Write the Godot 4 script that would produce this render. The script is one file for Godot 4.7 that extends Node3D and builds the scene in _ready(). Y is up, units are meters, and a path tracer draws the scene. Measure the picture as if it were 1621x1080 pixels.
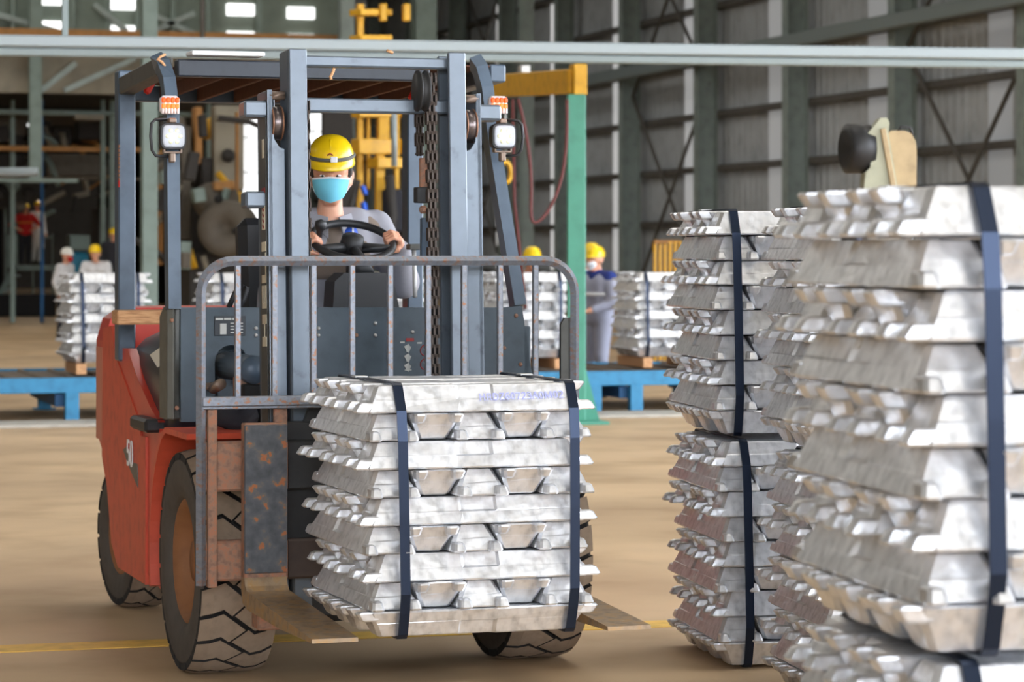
extends Node3D
# A forklift carrying a strapped bundle of aluminium ingots through a foundry hall.
# World axes are the hall's: x across, z along (the camera looks towards -z, turned 16 degrees to the right).

const F := 4500.0
const CX := 810.5
const HY := 400.0
const EYE := 1.6
const YAW := 16.0
const NEAR := 0.05

var M := {}
var rng := RandomNumberGenerator.new()
var used := {}
var truck: Node3D
var shared := {}


const SKYLIGHT := 34.0


func _ready():
	# camera
	var cam := Camera3D.new()
	cam.name = "camera"
	cam.projection = Camera3D.PROJECTION_FRUSTUM
	cam.keep_aspect = Camera3D.KEEP_HEIGHT
	cam.near = NEAR
	cam.far = 400.0
	cam.size = 2.0 * NEAR * 540.0 / F
	cam.frustum_offset = Vector2(0, -NEAR * (540.0 - HY) / F)
	add_child(cam)
	cam.position = Vector3(0, EYE, 0)
	cam.rotation = Vector3(0, -deg_to_rad(YAW), 0)
	var ca := CameraAttributesPhysical.new()
	ca.frustum_focal_length = 100.0
	ca.frustum_near = NEAR
	ca.frustum_far = 400.0
	ca.frustum_focus_distance = 9.9
	ca.exposure_aperture = 5.6
	cam.attributes = ca
	cam.current = true
	# overcast sky
	var env := Environment.new()
	env.background_mode = Environment.BG_SKY
	var sky := Sky.new()
	var sm := ProceduralSkyMaterial.new()
	sm.sky_top_color = Color(0.86, 0.90, 0.96)
	sm.sky_horizon_color = Color(0.95, 0.96, 0.98)
	sm.ground_bottom_color = Color(0.42, 0.40, 0.37)
	sm.ground_horizon_color = Color(0.55, 0.54, 0.52)
	sm.sky_energy_multiplier = 3.6
	sm.ground_energy_multiplier = 1.2
	sky.sky_material = sm
	env.sky = sky
	env.tonemap_mode = Environment.TONE_MAPPER_LINEAR
	env.tonemap_exposure = 0.9
	env.sdfgi_enabled = true
	env.ssao_enabled = true
	env.ssil_enabled = true
	var we := WorldEnvironment.new()
	we.name = "world"
	we.environment = env
	add_child(we)
	make_materials()
	build_lights()
	glow("amber", Color(1.0, 0.36, 0.01), 0.75)
	glow("amber_hot", Color(1.0, 0.50, 0.16), 1.0)
	glow("lamp_face", Color(0.86, 0.88, 0.92), 0.12)
	glow("diode", Color(0.98, 0.98, 0.82), 0.55)
	mat("lamp_clear", g8(206, 200, 200), 0.3)
	build_hall()
	build_truck()
	build_bundles()
	build_conveyor()
	build_crane()
	build_bay()
	build_people()


# ---------- shape helpers ----------
class B:
	var st := SurfaceTool.new()

	func _init(smooth := false):
		st.begin(Mesh.PRIMITIVE_TRIANGLES)
		st.set_smooth_group(0 if smooth else -1)

	func smooth(on: bool):
		st.set_smooth_group(0 if on else -1)

	func tri(a: Vector3, b: Vector3, c: Vector3):
		st.add_vertex(a)
		st.add_vertex(b)
		st.add_vertex(c)

	func out(a: Vector3, b: Vector3, c: Vector3, o: Vector3):
		if (c - a).cross(b - a).dot((a + b + c) / 3.0 - o) < 0.0:
			tri(a, c, b)
		else:
			tri(a, b, c)

	func quad_out(a: Vector3, b: Vector3, c: Vector3, d: Vector3, o: Vector3):
		out(a, b, c, o)
		out(a, c, d, o)

	func quad(a: Vector3, b: Vector3, c: Vector3, d: Vector3):
		tri(a, b, c)
		tri(a, c, d)

	func done() -> ArrayMesh:
		st.generate_normals()
		return st.commit()

	# a box with chamfered edges
	func box(size: Vector3, at := Vector3.ZERO, bas := Basis(), bev := 0.006):
		var h := size / 2.0
		var b: float = min(bev, min(h.x, min(h.y, h.z)) * 0.6)
		var o := at
		var v := {}
		for sx in [-1, 1]:
			for sy in [-1, 1]:
				for sz in [-1, 1]:
					for ax in 3:
						var p := Vector3(sx * h.x, sy * h.y, sz * h.z)
						for k in 3:
							if k != ax:
								p[k] -= b * signf(p[k])
						v[[sx, sy, sz, ax]] = at + bas * p
		for s in [-1, 1]:
			quad_out(v[[s, -1, -1, 0]], v[[s, 1, -1, 0]], v[[s, 1, 1, 0]], v[[s, -1, 1, 0]], o)
			quad_out(v[[-1, s, -1, 1]], v[[1, s, -1, 1]], v[[1, s, 1, 1]], v[[-1, s, 1, 1]], o)
			quad_out(v[[-1, -1, s, 2]], v[[1, -1, s, 2]], v[[1, 1, s, 2]], v[[-1, 1, s, 2]], o)
			for t in [-1, 1]:
				quad_out(v[[s, t, -1, 0]], v[[s, t, 1, 0]], v[[s, t, 1, 1]], v[[s, t, -1, 1]], o)
				quad_out(v[[s, -1, t, 0]], v[[s, 1, t, 0]], v[[s, 1, t, 2]], v[[s, -1, t, 2]], o)
				quad_out(v[[-1, s, t, 1]], v[[1, s, t, 1]], v[[1, s, t, 2]], v[[-1, s, t, 2]], o)
				for w in [-1, 1]:
					out(v[[s, t, w, 0]], v[[s, t, w, 1]], v[[s, t, w, 2]], o)

	# a beam of rectangular section from a to b
	func beam(a: Vector3, b: Vector3, w: float, d: float, up := Vector3(0, 0, 1), bev := 0.004):
		var y := (b - a).normalized()
		var x := y.cross(up).normalized()
		var z := x.cross(y).normalized()
		box(Vector3(w, a.distance_to(b), d), (a + b) / 2.0, Basis(x, y, z), bev)

	# polygon in x, y drawn out along z from z0 to z1, then moved by t
	func prism(pts: Array, z0: float, z1: float, t := Transform3D()):
		var p := PackedVector2Array()
		for q in pts:
			p.append(q)
		if Geometry2D.is_polygon_clockwise(p):
			p.reverse()
		var ids := Geometry2D.triangulate_polygon(p)
		for i in range(0, ids.size(), 3):
			var a := p[ids[i]]
			var b := p[ids[i + 1]]
			var c := p[ids[i + 2]]
			for s in [[z0, -1.0], [z1, 1.0]]:
				var e: float = s[0]
				var va := t * Vector3(a.x, a.y, e)
				var vb := t * Vector3(b.x, b.y, e)
				var vc := t * Vector3(c.x, c.y, e)
				var n: Vector3 = t.basis * Vector3(0, 0, s[1] * signf(z1 - z0))
				if (vc - va).cross(vb - va).dot(n) < 0.0:
					tri(va, vc, vb)
				else:
					tri(va, vb, vc)
		for i in p.size():
			var a := p[i]
			var b := p[(i + 1) % p.size()]
			var n2 := Vector3(b.y - a.y, a.x - b.x, 0)
			if n2.length() < 1e-7:
				continue
			var va := t * Vector3(a.x, a.y, z0)
			var vb := t * Vector3(b.x, b.y, z0)
			var vc := t * Vector3(b.x, b.y, z1)
			var vd := t * Vector3(a.x, a.y, z1)
			var mid := (va + vc) / 2.0 - (t.basis * n2).normalized() * 0.01
			quad_out(va, vb, vc, vd, mid)

	# a tube along points; r a number or a list
	func tube(path: Array, r, n := 10, closed := false):
		var c := path.size()
		var rings := []
		var ref := Vector3.UP
		var t0: Vector3 = (path[1] - path[0]).normalized()
		if absf(t0.dot(ref)) > 0.9:
			ref = Vector3.RIGHT
		for i in c:
			var a: Vector3 = path[(i - 1 + c) % c] if (closed or i > 0) else path[i]
			var b: Vector3 = path[(i + 1) % c] if (closed or i < c - 1) else path[i]
			var t := (b - a).normalized()
			var x := t.cross(ref).normalized()
			var y := x.cross(t).normalized()
			ref = y
			var ring := []
			var rr: float = r[i] if r is Array else r
			for k in n:
				var g := TAU * k / n
				ring.append(path[i] + (x * cos(g) + y * sin(g)) * rr)
			rings.append(ring)
		for i in (c if closed else c - 1):
			var j := (i + 1) % c
			var o: Vector3 = (path[i] + path[j]) / 2.0
			for k in n:
				var m := (k + 1) % n
				quad_out(rings[i][k], rings[i][m], rings[j][m], rings[j][k], o)
		if not closed:
			for e in [0, c - 1]:
				var o2: Vector3 = path[1] if e == 0 else path[c - 2]
				for k in range(1, n - 1):
					out(rings[e][0], rings[e][k], rings[e][k + 1], o2)

	# profile of (radius, height) turned about y, moved by t
	func lathe(prof: Array, n := 24, t := Transform3D()):
		for i in prof.size() - 1:
			var p: Vector2 = prof[i]
			var q: Vector2 = prof[i + 1]
			for k in n:
				var a := TAU * k / n
				var b := TAU * (k + 1) / n
				var pa := t * Vector3(p.x * cos(a), p.y, p.x * sin(a))
				var pb := t * Vector3(p.x * cos(b), p.y, p.x * sin(b))
				var qa := t * Vector3(q.x * cos(a), q.y, q.x * sin(a))
				var qb := t * Vector3(q.x * cos(b), q.y, q.x * sin(b))
				if p.x > 1e-6:
					tri(pa, pb, qb) if q.x < 1e-6 else tri(pa, pb, qb)
				if q.x > 1e-6:
					tri(pa, qb, qa)

	# rings of equal size joined in order, with caps; convex about the centres
	func loft(rings: Array, caps := true):
		var cen := []
		for r in rings:
			var s := Vector3.ZERO
			for p in r:
				s += p
			cen.append(s / r.size())
		var n: int = rings[0].size()
		for i in rings.size() - 1:
			var o: Vector3 = (cen[i] + cen[i + 1]) / 2.0
			for k in n:
				var m := (k + 1) % n
				quad_out(rings[i][k], rings[i][m], rings[i + 1][m], rings[i + 1][k], o)
		if caps:
			for e in [0, rings.size() - 1]:
				var o2: Vector3 = cen[1] if e == 0 else cen[rings.size() - 2]
				for k in n:
					out(cen[e], rings[e][k], rings[e][(k + 1) % n], o2)


# smooth blend of tapered capsules, meshed as surface nets
func nets(bones: Array, cell: float, k: float) -> ArrayMesh:
	var lo := Vector3(1e9, 1e9, 1e9)
	var hi := -lo
	for b in bones:
		var m: float = max(b[2], b[3]) + k + cell * 2.0
		for e in [b[0], b[1]]:
			lo = lo.min(e - Vector3(m, m, m))
			hi = hi.max(e + Vector3(m, m, m))
	var n := Vector3i(((hi - lo) / cell).ceil()) + Vector3i(2, 2, 2)
	var f := PackedFloat32Array()
	f.resize(n.x * n.y * n.z)
	f.fill(1.0)
	for b in bones:
		var pa: Vector3 = b[0]
		var pb: Vector3 = b[1]
		var ra: float = b[2]
		var rb: float = b[3]
		var sc: Vector3 = b[4] if b.size() > 4 else Vector3.ONE
		var m2: float = max(ra, rb) + k + cell * 2.0
		var a0 := Vector3i(((pa.min(pb) - Vector3(m2, m2, m2) - lo) / cell).floor()).clamp(Vector3i.ZERO, n - Vector3i.ONE)
		var a1 := Vector3i(((pa.max(pb) + Vector3(m2, m2, m2) - lo) / cell).ceil()).clamp(Vector3i.ZERO, n - Vector3i.ONE)
		var ab := (pb - pa) / sc
		var l2: float = max(ab.length_squared(), 1e-9)
		for z in range(a0.z, a1.z + 1):
			for y in range(a0.y, a1.y + 1):
				var row := (z * n.y + y) * n.x
				for x in range(a0.x, a1.x + 1):
					var p := (lo + Vector3(x, y, z) * cell - pa) / sc
					var t := clampf(p.dot(ab) / l2, 0.0, 1.0)
					var d := p.distance_to(ab * t) - lerpf(ra, rb, t)
					var o := f[row + x]
					var h := maxf(k - absf(o - d), 0.0) / k
					f[row + x] = minf(o, d) - h * h * k * 0.25
	var st := SurfaceTool.new()
	st.begin(Mesh.PRIMITIVE_TRIANGLES)
	st.set_smooth_group(0)
	var id := {}
	var count := 0
	var sy := n.x
	var sz := n.x * n.y
	var cs := [0, 1, sy, sy + 1, sz, sz + 1, sz + sy, sz + sy + 1]
	for z in n.z - 1:
		for y in n.y - 1:
			var row := z * sz + y * sy
			for x in n.x - 1:
				var i := row + x
				var s := 0
				for c in 8:
					if f[i + cs[c]] < 0.0:
						s += 1
				if s == 0 or s == 8:
					continue
				var sum := Vector3.ZERO
				var w := 0
				for e in [[0, 1], [2, 3], [4, 5], [6, 7], [0, 2], [1, 3], [4, 6], [5, 7], [0, 4], [1, 5], [2, 6], [3, 7]]:
					var u: float = f[i + cs[e[0]]]
					var v: float = f[i + cs[e[1]]]
					if (u < 0.0) != (v < 0.0):
						var t := u / (u - v)
						var c0 := Vector3(e[0] & 1, (e[0] >> 1) & 1, e[0] >> 2)
						var c1 := Vector3(e[1] & 1, (e[1] >> 1) & 1, e[1] >> 2)
						sum += c0.lerp(c1, t)
						w += 1
				st.add_vertex(lo + (Vector3(x, y, z) + sum / w) * cell)
				id[i] = count
				count += 1
	for i in id.keys():
		for ax in [[1, sy, sz], [sy, sz, 1], [sz, 1, sy]]:
			var u: float = f[i]
			var v: float = f[i + ax[0]]
			if (u < 0.0) == (v < 0.0):
				continue
			var q := [i, i - ax[1], i - ax[1] - ax[2], i - ax[2]]
			if not (id.has(q[1]) and id.has(q[2]) and id.has(q[3])):
				continue
			var g := [id[q[0]], id[q[1]], id[q[2]], id[q[3]]]
			if u >= 0.0:
				g.reverse()
			for t in [0, 2, 1, 0, 3, 2]:
				st.add_index(g[t])
	st.generate_normals()
	return st.commit()


# ---------- object helpers ----------
func numbered(called: String, parent: Node) -> String:
	var key := [parent.get_instance_id(), called]
	var k: int = used.get(key, 0)
	used[key] = k + 1
	return called if k == 0 else "%s_%03d" % [called, k]


func obj(called: String, mesh: Mesh, mat: Material, parent: Node = null) -> MeshInstance3D:
	var o := MeshInstance3D.new()
	var p: Node = parent if parent else self
	o.name = numbered(called, p)
	o.mesh = mesh
	o.material_override = mat
	p.add_child(o, true)
	return o


func part(called: String, b: B, mat: Material, parent: Node = null) -> MeshInstance3D:
	return obj(called, b.done(), mat, parent)


func thing(called: String, label: String, category: String, pos := Vector3.ZERO, turn := 0.0, group := "") -> Node3D:
	var o := Node3D.new()
	o.name = numbered(called, self)
	add_child(o, true)
	o.position = pos
	o.rotation.y = turn
	return tag(o, label, category, group)


func tag(o: Node3D, label: String, category: String, group := "") -> Node3D:
	o.set_meta("label", label)
	o.set_meta("category", category)
	if group:
		o.set_meta("group", group)
	return o


func struct(called: String, b: B, mat: Material, parent: Node = null) -> MeshInstance3D:
	var o := part(called, b, mat, parent)
	if parent == null:
		o.set_meta("kind", "structure")
	return o


# a point of the hall seen at pixel x, y of the photograph, d metres in front of the lens
func at(px: float, py: float, d: float) -> Vector3:
	var xc := (px - CX) / F * d
	var c := cos(deg_to_rad(YAW))
	var s := sin(deg_to_rad(YAW))
	return Vector3(xc * c + d * s, EYE - (py - HY) / F * d, -(d * c - xc * s))


# the same in the truck's own axes, on its plane z = pz (fz) or x = pl (fx)
func _ray(px: float, py: float, z, x) -> Vector3:
	var a := (px - CX) / F
	var b := (py - HY) / F
	var c := cos(deg_to_rad(18.0))
	var s := sin(deg_to_rad(18.0))
	var ox := -0.545
	var oz := 11.05
	var t: float
	if z != null:
		t = (z + ox * s - oz * c) / (a * s - c)
	else:
		t = (x + ox * c + oz * s) / (a * c + s)
	return Vector3(t * (a * c + s) - (ox * c + oz * s), EYE - b * t, t * (a * s - c) - (ox * s - oz * c))


func fz(px: float, py: float, z: float) -> Vector3:
	return _ray(px, py, z, null)


func fx(px: float, py: float, x: float) -> Vector3:
	return _ray(px, py, null, x)


func fz2(px: float, py: float, z: float) -> Vector2:
	var p := fz(px, py, z)
	return Vector2(p.x, p.y)


func rotx(a: float) -> Basis:
	return Basis(Vector3.RIGHT, a)


func roty(a: float) -> Basis:
	return Basis(Vector3.UP, a)


func rotz(a: float) -> Basis:
	return Basis(Vector3.BACK, a)


# ---------- materials ----------
func noise_tex(seed_: int, freq: float, ramp: Array, size := 512, octaves := 4, normal := false, bump := 4.0) -> NoiseTexture2D:
	var n := FastNoiseLite.new()
	n.seed = seed_
	n.frequency = freq
	n.fractal_octaves = octaves
	n.noise_type = FastNoiseLite.TYPE_SIMPLEX_SMOOTH
	var t := NoiseTexture2D.new()
	t.width = size
	t.height = size
	t.seamless = true
	t.noise = n
	if normal:
		t.as_normal_map = true
		t.bump_strength = bump
	elif ramp.size():
		var g := Gradient.new()
		var offs := PackedFloat32Array()
		var cols := PackedColorArray()
		for r in ramp:
			offs.append(r[0])
			cols.append(r[1])
		g.offsets = offs
		g.colors = cols
		t.color_ramp = g
	return t


func mat(key: String, col: Color, rough := 0.6, metal := 0.0) -> StandardMaterial3D:
	var m := StandardMaterial3D.new()
	m.resource_name = key
	m.albedo_color = col
	m.roughness = rough
	m.metallic = metal
	M[key] = m
	return m


func tri_tex(m: StandardMaterial3D, tex: Texture2D, scale: float, world := false) -> StandardMaterial3D:
	m.albedo_texture = tex
	m.uv1_triplanar = true
	m.uv1_world_triplanar = world
	m.uv1_scale = Vector3.ONE * scale
	return m


func glow(key: String, col: Color, e: float) -> StandardMaterial3D:
	var m := mat(key, col * 0.75, 0.5)
	m.emission_enabled = true
	m.emission = col
	m.emission_energy_multiplier = e
	return m


func g8(r: float, g: float, b: float) -> Color:
	return Color(r / 255.0, g / 255.0, b / 255.0)


func make_materials():
	var grime := noise_tex(3, 0.012, [[0.0, Color(0.84, 0.84, 0.84)], [0.45, Color(0.95, 0.95, 0.95)], [1.0, Color(1, 1, 1)]])
	var fine := noise_tex(11, 0.012, [], 512, 3, true, 8.0)
	# cast aluminium: bright, satin, faintly mottled
	var alu_c := noise_tex(21, 0.02, [[0.0, Color(0.74, 0.745, 0.75)], [0.42, Color(0.90, 0.902, 0.905)], [0.6, Color(0.94, 0.942, 0.945)], [1.0, Color(0.96, 0.96, 0.96)]], 512, 6)
	var a := tri_tex(mat("aluminium", g8(245, 246, 248), 0.42, 0.84), alu_c, 2.0)
	a.roughness_texture = noise_tex(5, 0.025, [[0.0, Color(0.55, 0.55, 0.55)], [0.5, Color(0.8, 0.8, 0.8)], [1.0, Color(1, 1, 1)]], 512, 5)
	a.roughness = 0.5
	a.normal_enabled = true
	a.normal_texture = fine
	a.normal_scale = 0.35
	M.strap = mat("strap", g8(34, 44, 62), 0.32, 0.7)
	mat("ink", g8(156, 160, 212), 0.7)
	var fl := tri_tex(mat("floor", g8(226, 203, 172), 0.6), noise_tex(31, 0.006, [[0.0, Color(0.80, 0.75, 0.69)], [0.4, Color(0.88, 0.84, 0.78)], [0.7, Color(0.92, 0.88, 0.82)], [1.0, Color(0.97, 0.93, 0.86)]], 1024, 5), 0.05, true)
	fl.detail_enabled = true
	fl.detail_albedo = noise_tex(33, 0.02, [[0.0, Color(0.86, 0.84, 0.81)], [0.5, Color(0.97, 0.97, 0.97)], [1.0, Color(1, 1, 1)]], 1024, 5)
	fl.detail_blend_mode = BaseMaterial3D.BLEND_MODE_MUL
	fl.metallic_specular = 0.35
	tri_tex(mat("concrete", g8(186, 180, 168), 0.8), grime, 0.6)
	tri_tex(mat("line_yellow", g8(236, 190, 84), 0.6), grime, 1.2)
	var slate := tri_tex(mat("slate", g8(66, 80, 90), 0.42, 0.1), grime, 1.6)
	slate.metallic_specular = 0.5
	tri_tex(mat("slate_shaded", g8(46, 52, 60), 0.5, 0.1), grime, 1.6)  # slate with the shade on the roof front beam put into its colour
	tri_tex(mat("slate_lit", g8(100, 100, 92), 0.6), grime, 1.8)  # paler olive slate: light on the folded cowl edge put into the colour
	tri_tex(mat("mast_blue", g8(104, 114, 124), 0.38, 0.3), noise_tex(41, 0.012, [[0.0, Color(0.80, 0.80, 0.80)], [0.25, Color(0.95, 0.95, 0.95)], [1.0, Color(1, 1, 1)]], 512, 5), 1.5)
	tri_tex(mat("mast_dark", g8(84, 84, 80), 0.6, 0.2), grime, 1.5)
	tri_tex(mat("guard_blue", g8(78, 94, 110), 0.4, 0.1), grime, 1.3)
	var red := tri_tex(mat("red_paint", g8(204, 58, 38), 0.42), noise_tex(45, 0.01, [[0.0, Color(0.88, 0.84, 0.81)], [0.4, Color(0.97, 0.95, 0.94)], [1.0, Color(1, 1, 1)]]), 0.9)
	red.clearcoat_enabled = true
	red.clearcoat = 0.2
	red.clearcoat_roughness = 0.25
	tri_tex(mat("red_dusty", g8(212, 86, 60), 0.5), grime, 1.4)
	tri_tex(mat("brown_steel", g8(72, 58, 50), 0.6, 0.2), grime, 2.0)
	mat("red_pale", g8(196, 120, 98), 0.5)
	mat("red_shaded", g8(112, 38, 26), 0.6)  # darker copy of the red, shade painted on the unseen right side
	mat("bright_red", g8(210, 40, 30), 0.5)
	tri_tex(mat("rubber", g8(84, 77, 70), 0.85), grime, 2.0)
	tri_tex(mat("tread", g8(146, 127, 107), 0.9), grime, 3.0)
	mat("groove", g8(34, 31, 29), 0.95)
	tri_tex(mat("rim", g8(150, 100, 62), 0.7), grime, 2.0)
	var rusty := [[0.0, g8(62, 64, 68)], [0.6, g8(84, 86, 90)], [0.76, g8(104, 94, 86)], [0.82, g8(164, 96, 54)], [1.0, g8(140, 88, 60)]]
	tri_tex(mat("fork_steel", Color(1, 1, 1), 0.55, 0.2), noise_tex(52, 0.012, rusty, 512, 5), 2.2)
	tri_tex(mat("fork_blade", Color(1, 1, 1), 0.5, 0.25), noise_tex(53, 0.015, [[0.0, g8(118, 98, 76)], [0.5, g8(150, 128, 102)], [0.75, g8(160, 124, 78)], [1.0, g8(168, 150, 126)]], 512, 5), 2.0)
	tri_tex(mat("rust", Color(1, 1, 1), 0.8), noise_tex(54, 0.02, [[0.0, g8(112, 86, 72)], [0.5, g8(146, 112, 92)], [0.8, g8(164, 108, 80)], [1.0, g8(134, 120, 110)]], 512, 5), 2.5)
	tri_tex(mat("cage_steel", Color(1, 1, 1), 0.45, 0.35), noise_tex(55, 0.02, [[0.0, g8(104, 108, 116)], [0.6, g8(128, 132, 140)], [0.74, g8(124, 114, 108)], [0.82, g8(156, 100, 70)], [1.0, g8(150, 108, 88)]], 512, 5), 2.6)
	tri_tex(mat("black_steel", g8(54, 54, 54), 0.55, 0.3), grime, 2.0)
	tri_tex(mat("chain", g8(70, 60, 54), 0.5, 0.5), grime, 6.0)
	mat("slot", g8(12, 11, 11), 0.8)
	mat("roller", g8(110, 100, 98), 0.3, 0.8)
	mat("roller_rim", g8(140, 100, 76), 0.5, 0.4)
	tri_tex(mat("roof_rust", g8(96, 58, 42), 0.85), grime, 2.0)
	mat("bolt", g8(186, 186, 184), 0.45, 0.5)
	mat("bronze", g8(128, 110, 96), 0.45, 0.4)
	mat("black_plastic", g8(34, 35, 37), 0.5)
	var gl := mat("gloss_black", g8(44, 53, 62), 0.45)
	gl.clearcoat_enabled = true
	gl.clearcoat = 0.25
	gl.clearcoat_roughness = 0.2
	tri_tex(mat("wood", Color(1, 1, 1), 0.8), noise_tex(61, 0.02, [[0.0, g8(156, 110, 74)], [0.5, g8(196, 148, 104)], [1.0, g8(214, 170, 126)]], 512, 5), 2.0)
	M.wood.uv1_scale = Vector3(1.0, 9.0, 9.0)
	mat("paper", g8(222, 222, 214), 0.8)
	mat("plate_dark", g8(46, 52, 58), 0.5)
	mat("print_light", g8(186, 188, 184), 0.6)
	mat("cream", g8(214, 206, 184), 0.6)
	mat("decal_red", g8(150, 34, 30), 0.5)
	mat("grey_decal", g8(98, 94, 88), 0.5)
	mat("skin", g8(206, 150, 122), 0.5)
	M.skin.subsurf_scatter_enabled = true
	M.skin.subsurf_scatter_strength = 0.15
	mat("hair", g8(28, 24, 22), 0.6)
	mat("helmet", g8(240, 200, 20), 0.25)
	mat("helmet_white", g8(230, 228, 218), 0.35)
	mat("band_grey", g8(92, 92, 88), 0.7)
	mat("mask_blue", g8(112, 196, 220), 0.8)
	mat("mask_white", g8(222, 228, 236), 0.8)
	mat("shirt_grey", g8(144, 144, 151), 0.85)
	mat("shirt_brown", g8(122, 108, 96), 0.85)
	mat("cloth_dark", g8(40, 40, 46), 0.9)
	mat("overall_grey", g8(150, 152, 168), 0.9)
	mat("cloth_navy", g8(34, 52, 120), 0.9)
	mat("cloth_white", g8(206, 206, 206), 0.9)
	mat("cloth_red", g8(190, 30, 28), 0.9)
	mat("cloth_orange", g8(206, 120, 40), 0.9)
	mat("boot", g8(36, 32, 30), 0.7)
	mat("badge_blue", g8(30, 86, 200), 0.5)
	mat("eye_dark", g8(24, 18, 16), 0.3)
	mat("white", g8(232, 234, 236), 0.5)
	var bl := tri_tex(mat("blue_paint", g8(58, 132, 172), 0.55), grime, 1.0)
	bl.metallic_specular = 0.4
	mat("blue_dark", g8(26, 84, 130), 0.6)
	tri_tex(mat("deck", g8(112, 100, 88), 0.8), grime, 0.8)
	tri_tex(mat("green_paint", g8(74, 152, 128), 0.5), grime, 0.7)
	tri_tex(mat("crane_yellow", g8(222, 168, 30), 0.5), grime, 0.9)
	tri_tex(mat("column_green", g8(122, 138, 130), 0.6), grime, 0.4)
	tri_tex(mat("column_dark", g8(150, 163, 158), 0.6), grime, 0.4)
	tri_tex(mat("sheet", g8(190, 195, 198), 0.6), grime, 0.25)
	tri_tex(mat("sheet_dark", g8(70, 66, 60), 0.7), grime, 0.25)
	tri_tex(mat("girt", g8(96, 92, 86), 0.7), grime, 0.4)
	mat("pale_steel", g8(150, 161, 164), 0.45, 0.1)
	mat("pipe_grey", g8(132, 144, 144), 0.5, 0.1)
	tri_tex(mat("hood", g8(146, 138, 120), 0.7), grime, 0.2)
	tri_tex(mat("inner_green", g8(118, 130, 119), 0.7), grime, 0.2)
	tri_tex(mat("machine", g8(96, 88, 76), 0.7), grime, 0.6)
	tri_tex(mat("machine_dark", g8(48, 44, 40), 0.75), grime, 0.6)
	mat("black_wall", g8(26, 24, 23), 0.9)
	tri_tex(mat("rust_beam", g8(172, 122, 66), 0.7), grime, 0.5)
	tri_tex(mat("roof", g8(150, 156, 152), 0.6), grime, 0.2)
	tri_tex(mat("fan_cream", g8(178, 180, 156), 0.6), grime, 1.0)
	tri_tex(mat("fan_tan", g8(192, 170, 132), 0.7), grime, 1.0)
	mat("hose_red", g8(98, 46, 44), 0.6)
	mat("cyan", g8(40, 130, 160), 0.6)


# ---------- ingots ----------
# one cast ingot, wide face down, long axis x, height 1 unit of hgt; turned over for the inverted ones
func ingot_mesh(seed_: int, hgt: float) -> ArrayMesh:
	var key := ["ingot", seed_, hgt]
	if shared.has(key):
		return shared[key]
	rng.seed = 900 + seed_
	var b := B.new()
	var e := func(): return rng.randf_range(-0.0013, 0.0013)
	# level: height, half length, half width, inset of the middle
	var lv := [[0.0, 0.372, 0.085, 0.0], [0.005, 0.376, 0.089, 0.0], [hgt * 0.44, 0.360, 0.0725, 0.001], [hgt * 0.49, 0.357, 0.0705, 0.011], [hgt * 0.94, 0.338, 0.051, 0.010], [hgt * 0.985, 0.331, 0.046, 0.008]]
	var rings := []
	var mids := [-0.066, -0.055, 0.058, 0.066]
	for l in lv:
		var a: float = l[1]
		var w: float = l[2]
		var c := 0.012
		var r := []
		r.append(Vector3(-a + c, l[0] + e.call(), w + e.call()))
		for q in 4:
			r.append(Vector3(mids[q], l[0] + e.call(), w - (l[3] if q == 1 or q == 2 else 0.0) + e.call()))
		r.append(Vector3(a - c, l[0] + e.call(), w + e.call()))
		r.append(Vector3(a, l[0] + e.call(), w - c))
		r.append(Vector3(a + e.call(), l[0], 0.0))
		r.append(Vector3(a, l[0] + e.call(), -w + c))
		r.append(Vector3(a - c, l[0] + e.call(), -w + e.call()))
		for q in [3, 2, 1, 0]:
			r.append(Vector3(mids[q], l[0] + e.call(), -w + (l[3] if q == 1 or q == 2 else 0.0) + e.call()))
		r.append(Vector3(-a + c, l[0] + e.call(), -w + e.call()))
		r.append(Vector3(-a, l[0] + e.call(), -w + c))
		r.append(Vector3(-a + e.call(), l[0], 0.0))
		r.append(Vector3(-a, l[0] + e.call(), w - c))
		rings.append(r)
	b.loft(rings)
	# the two ears at each end
	for sx in [-1, 1]:
		for sz in [-1, 1]:
			var zc: float = sz * 0.063
			# level: height, reach from the middle of the ingot, half width
			var er := []
			for q in [[0.0005, 0.412, 0.0195], [0.006, 0.417, 0.021], [0.027, 0.404, 0.0165], [0.032, 0.396, 0.0125]]:
				var x0: float = 0.345
				var x1: float = q[1] + e.call()
				var w: float = q[2]
				var ring := []
				for p in [[x0, -w], [x1 - 0.008, -w], [x1, -w + 0.008], [x1, w - 0.008], [x1 - 0.008, w], [x0, w]]:
					ring.append(Vector3(sx * p[0], q[0], zc + p[1]))
				er.append(ring)
			b.loft(er)
	shared[key] = b.done()
	return shared[key]


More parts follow.
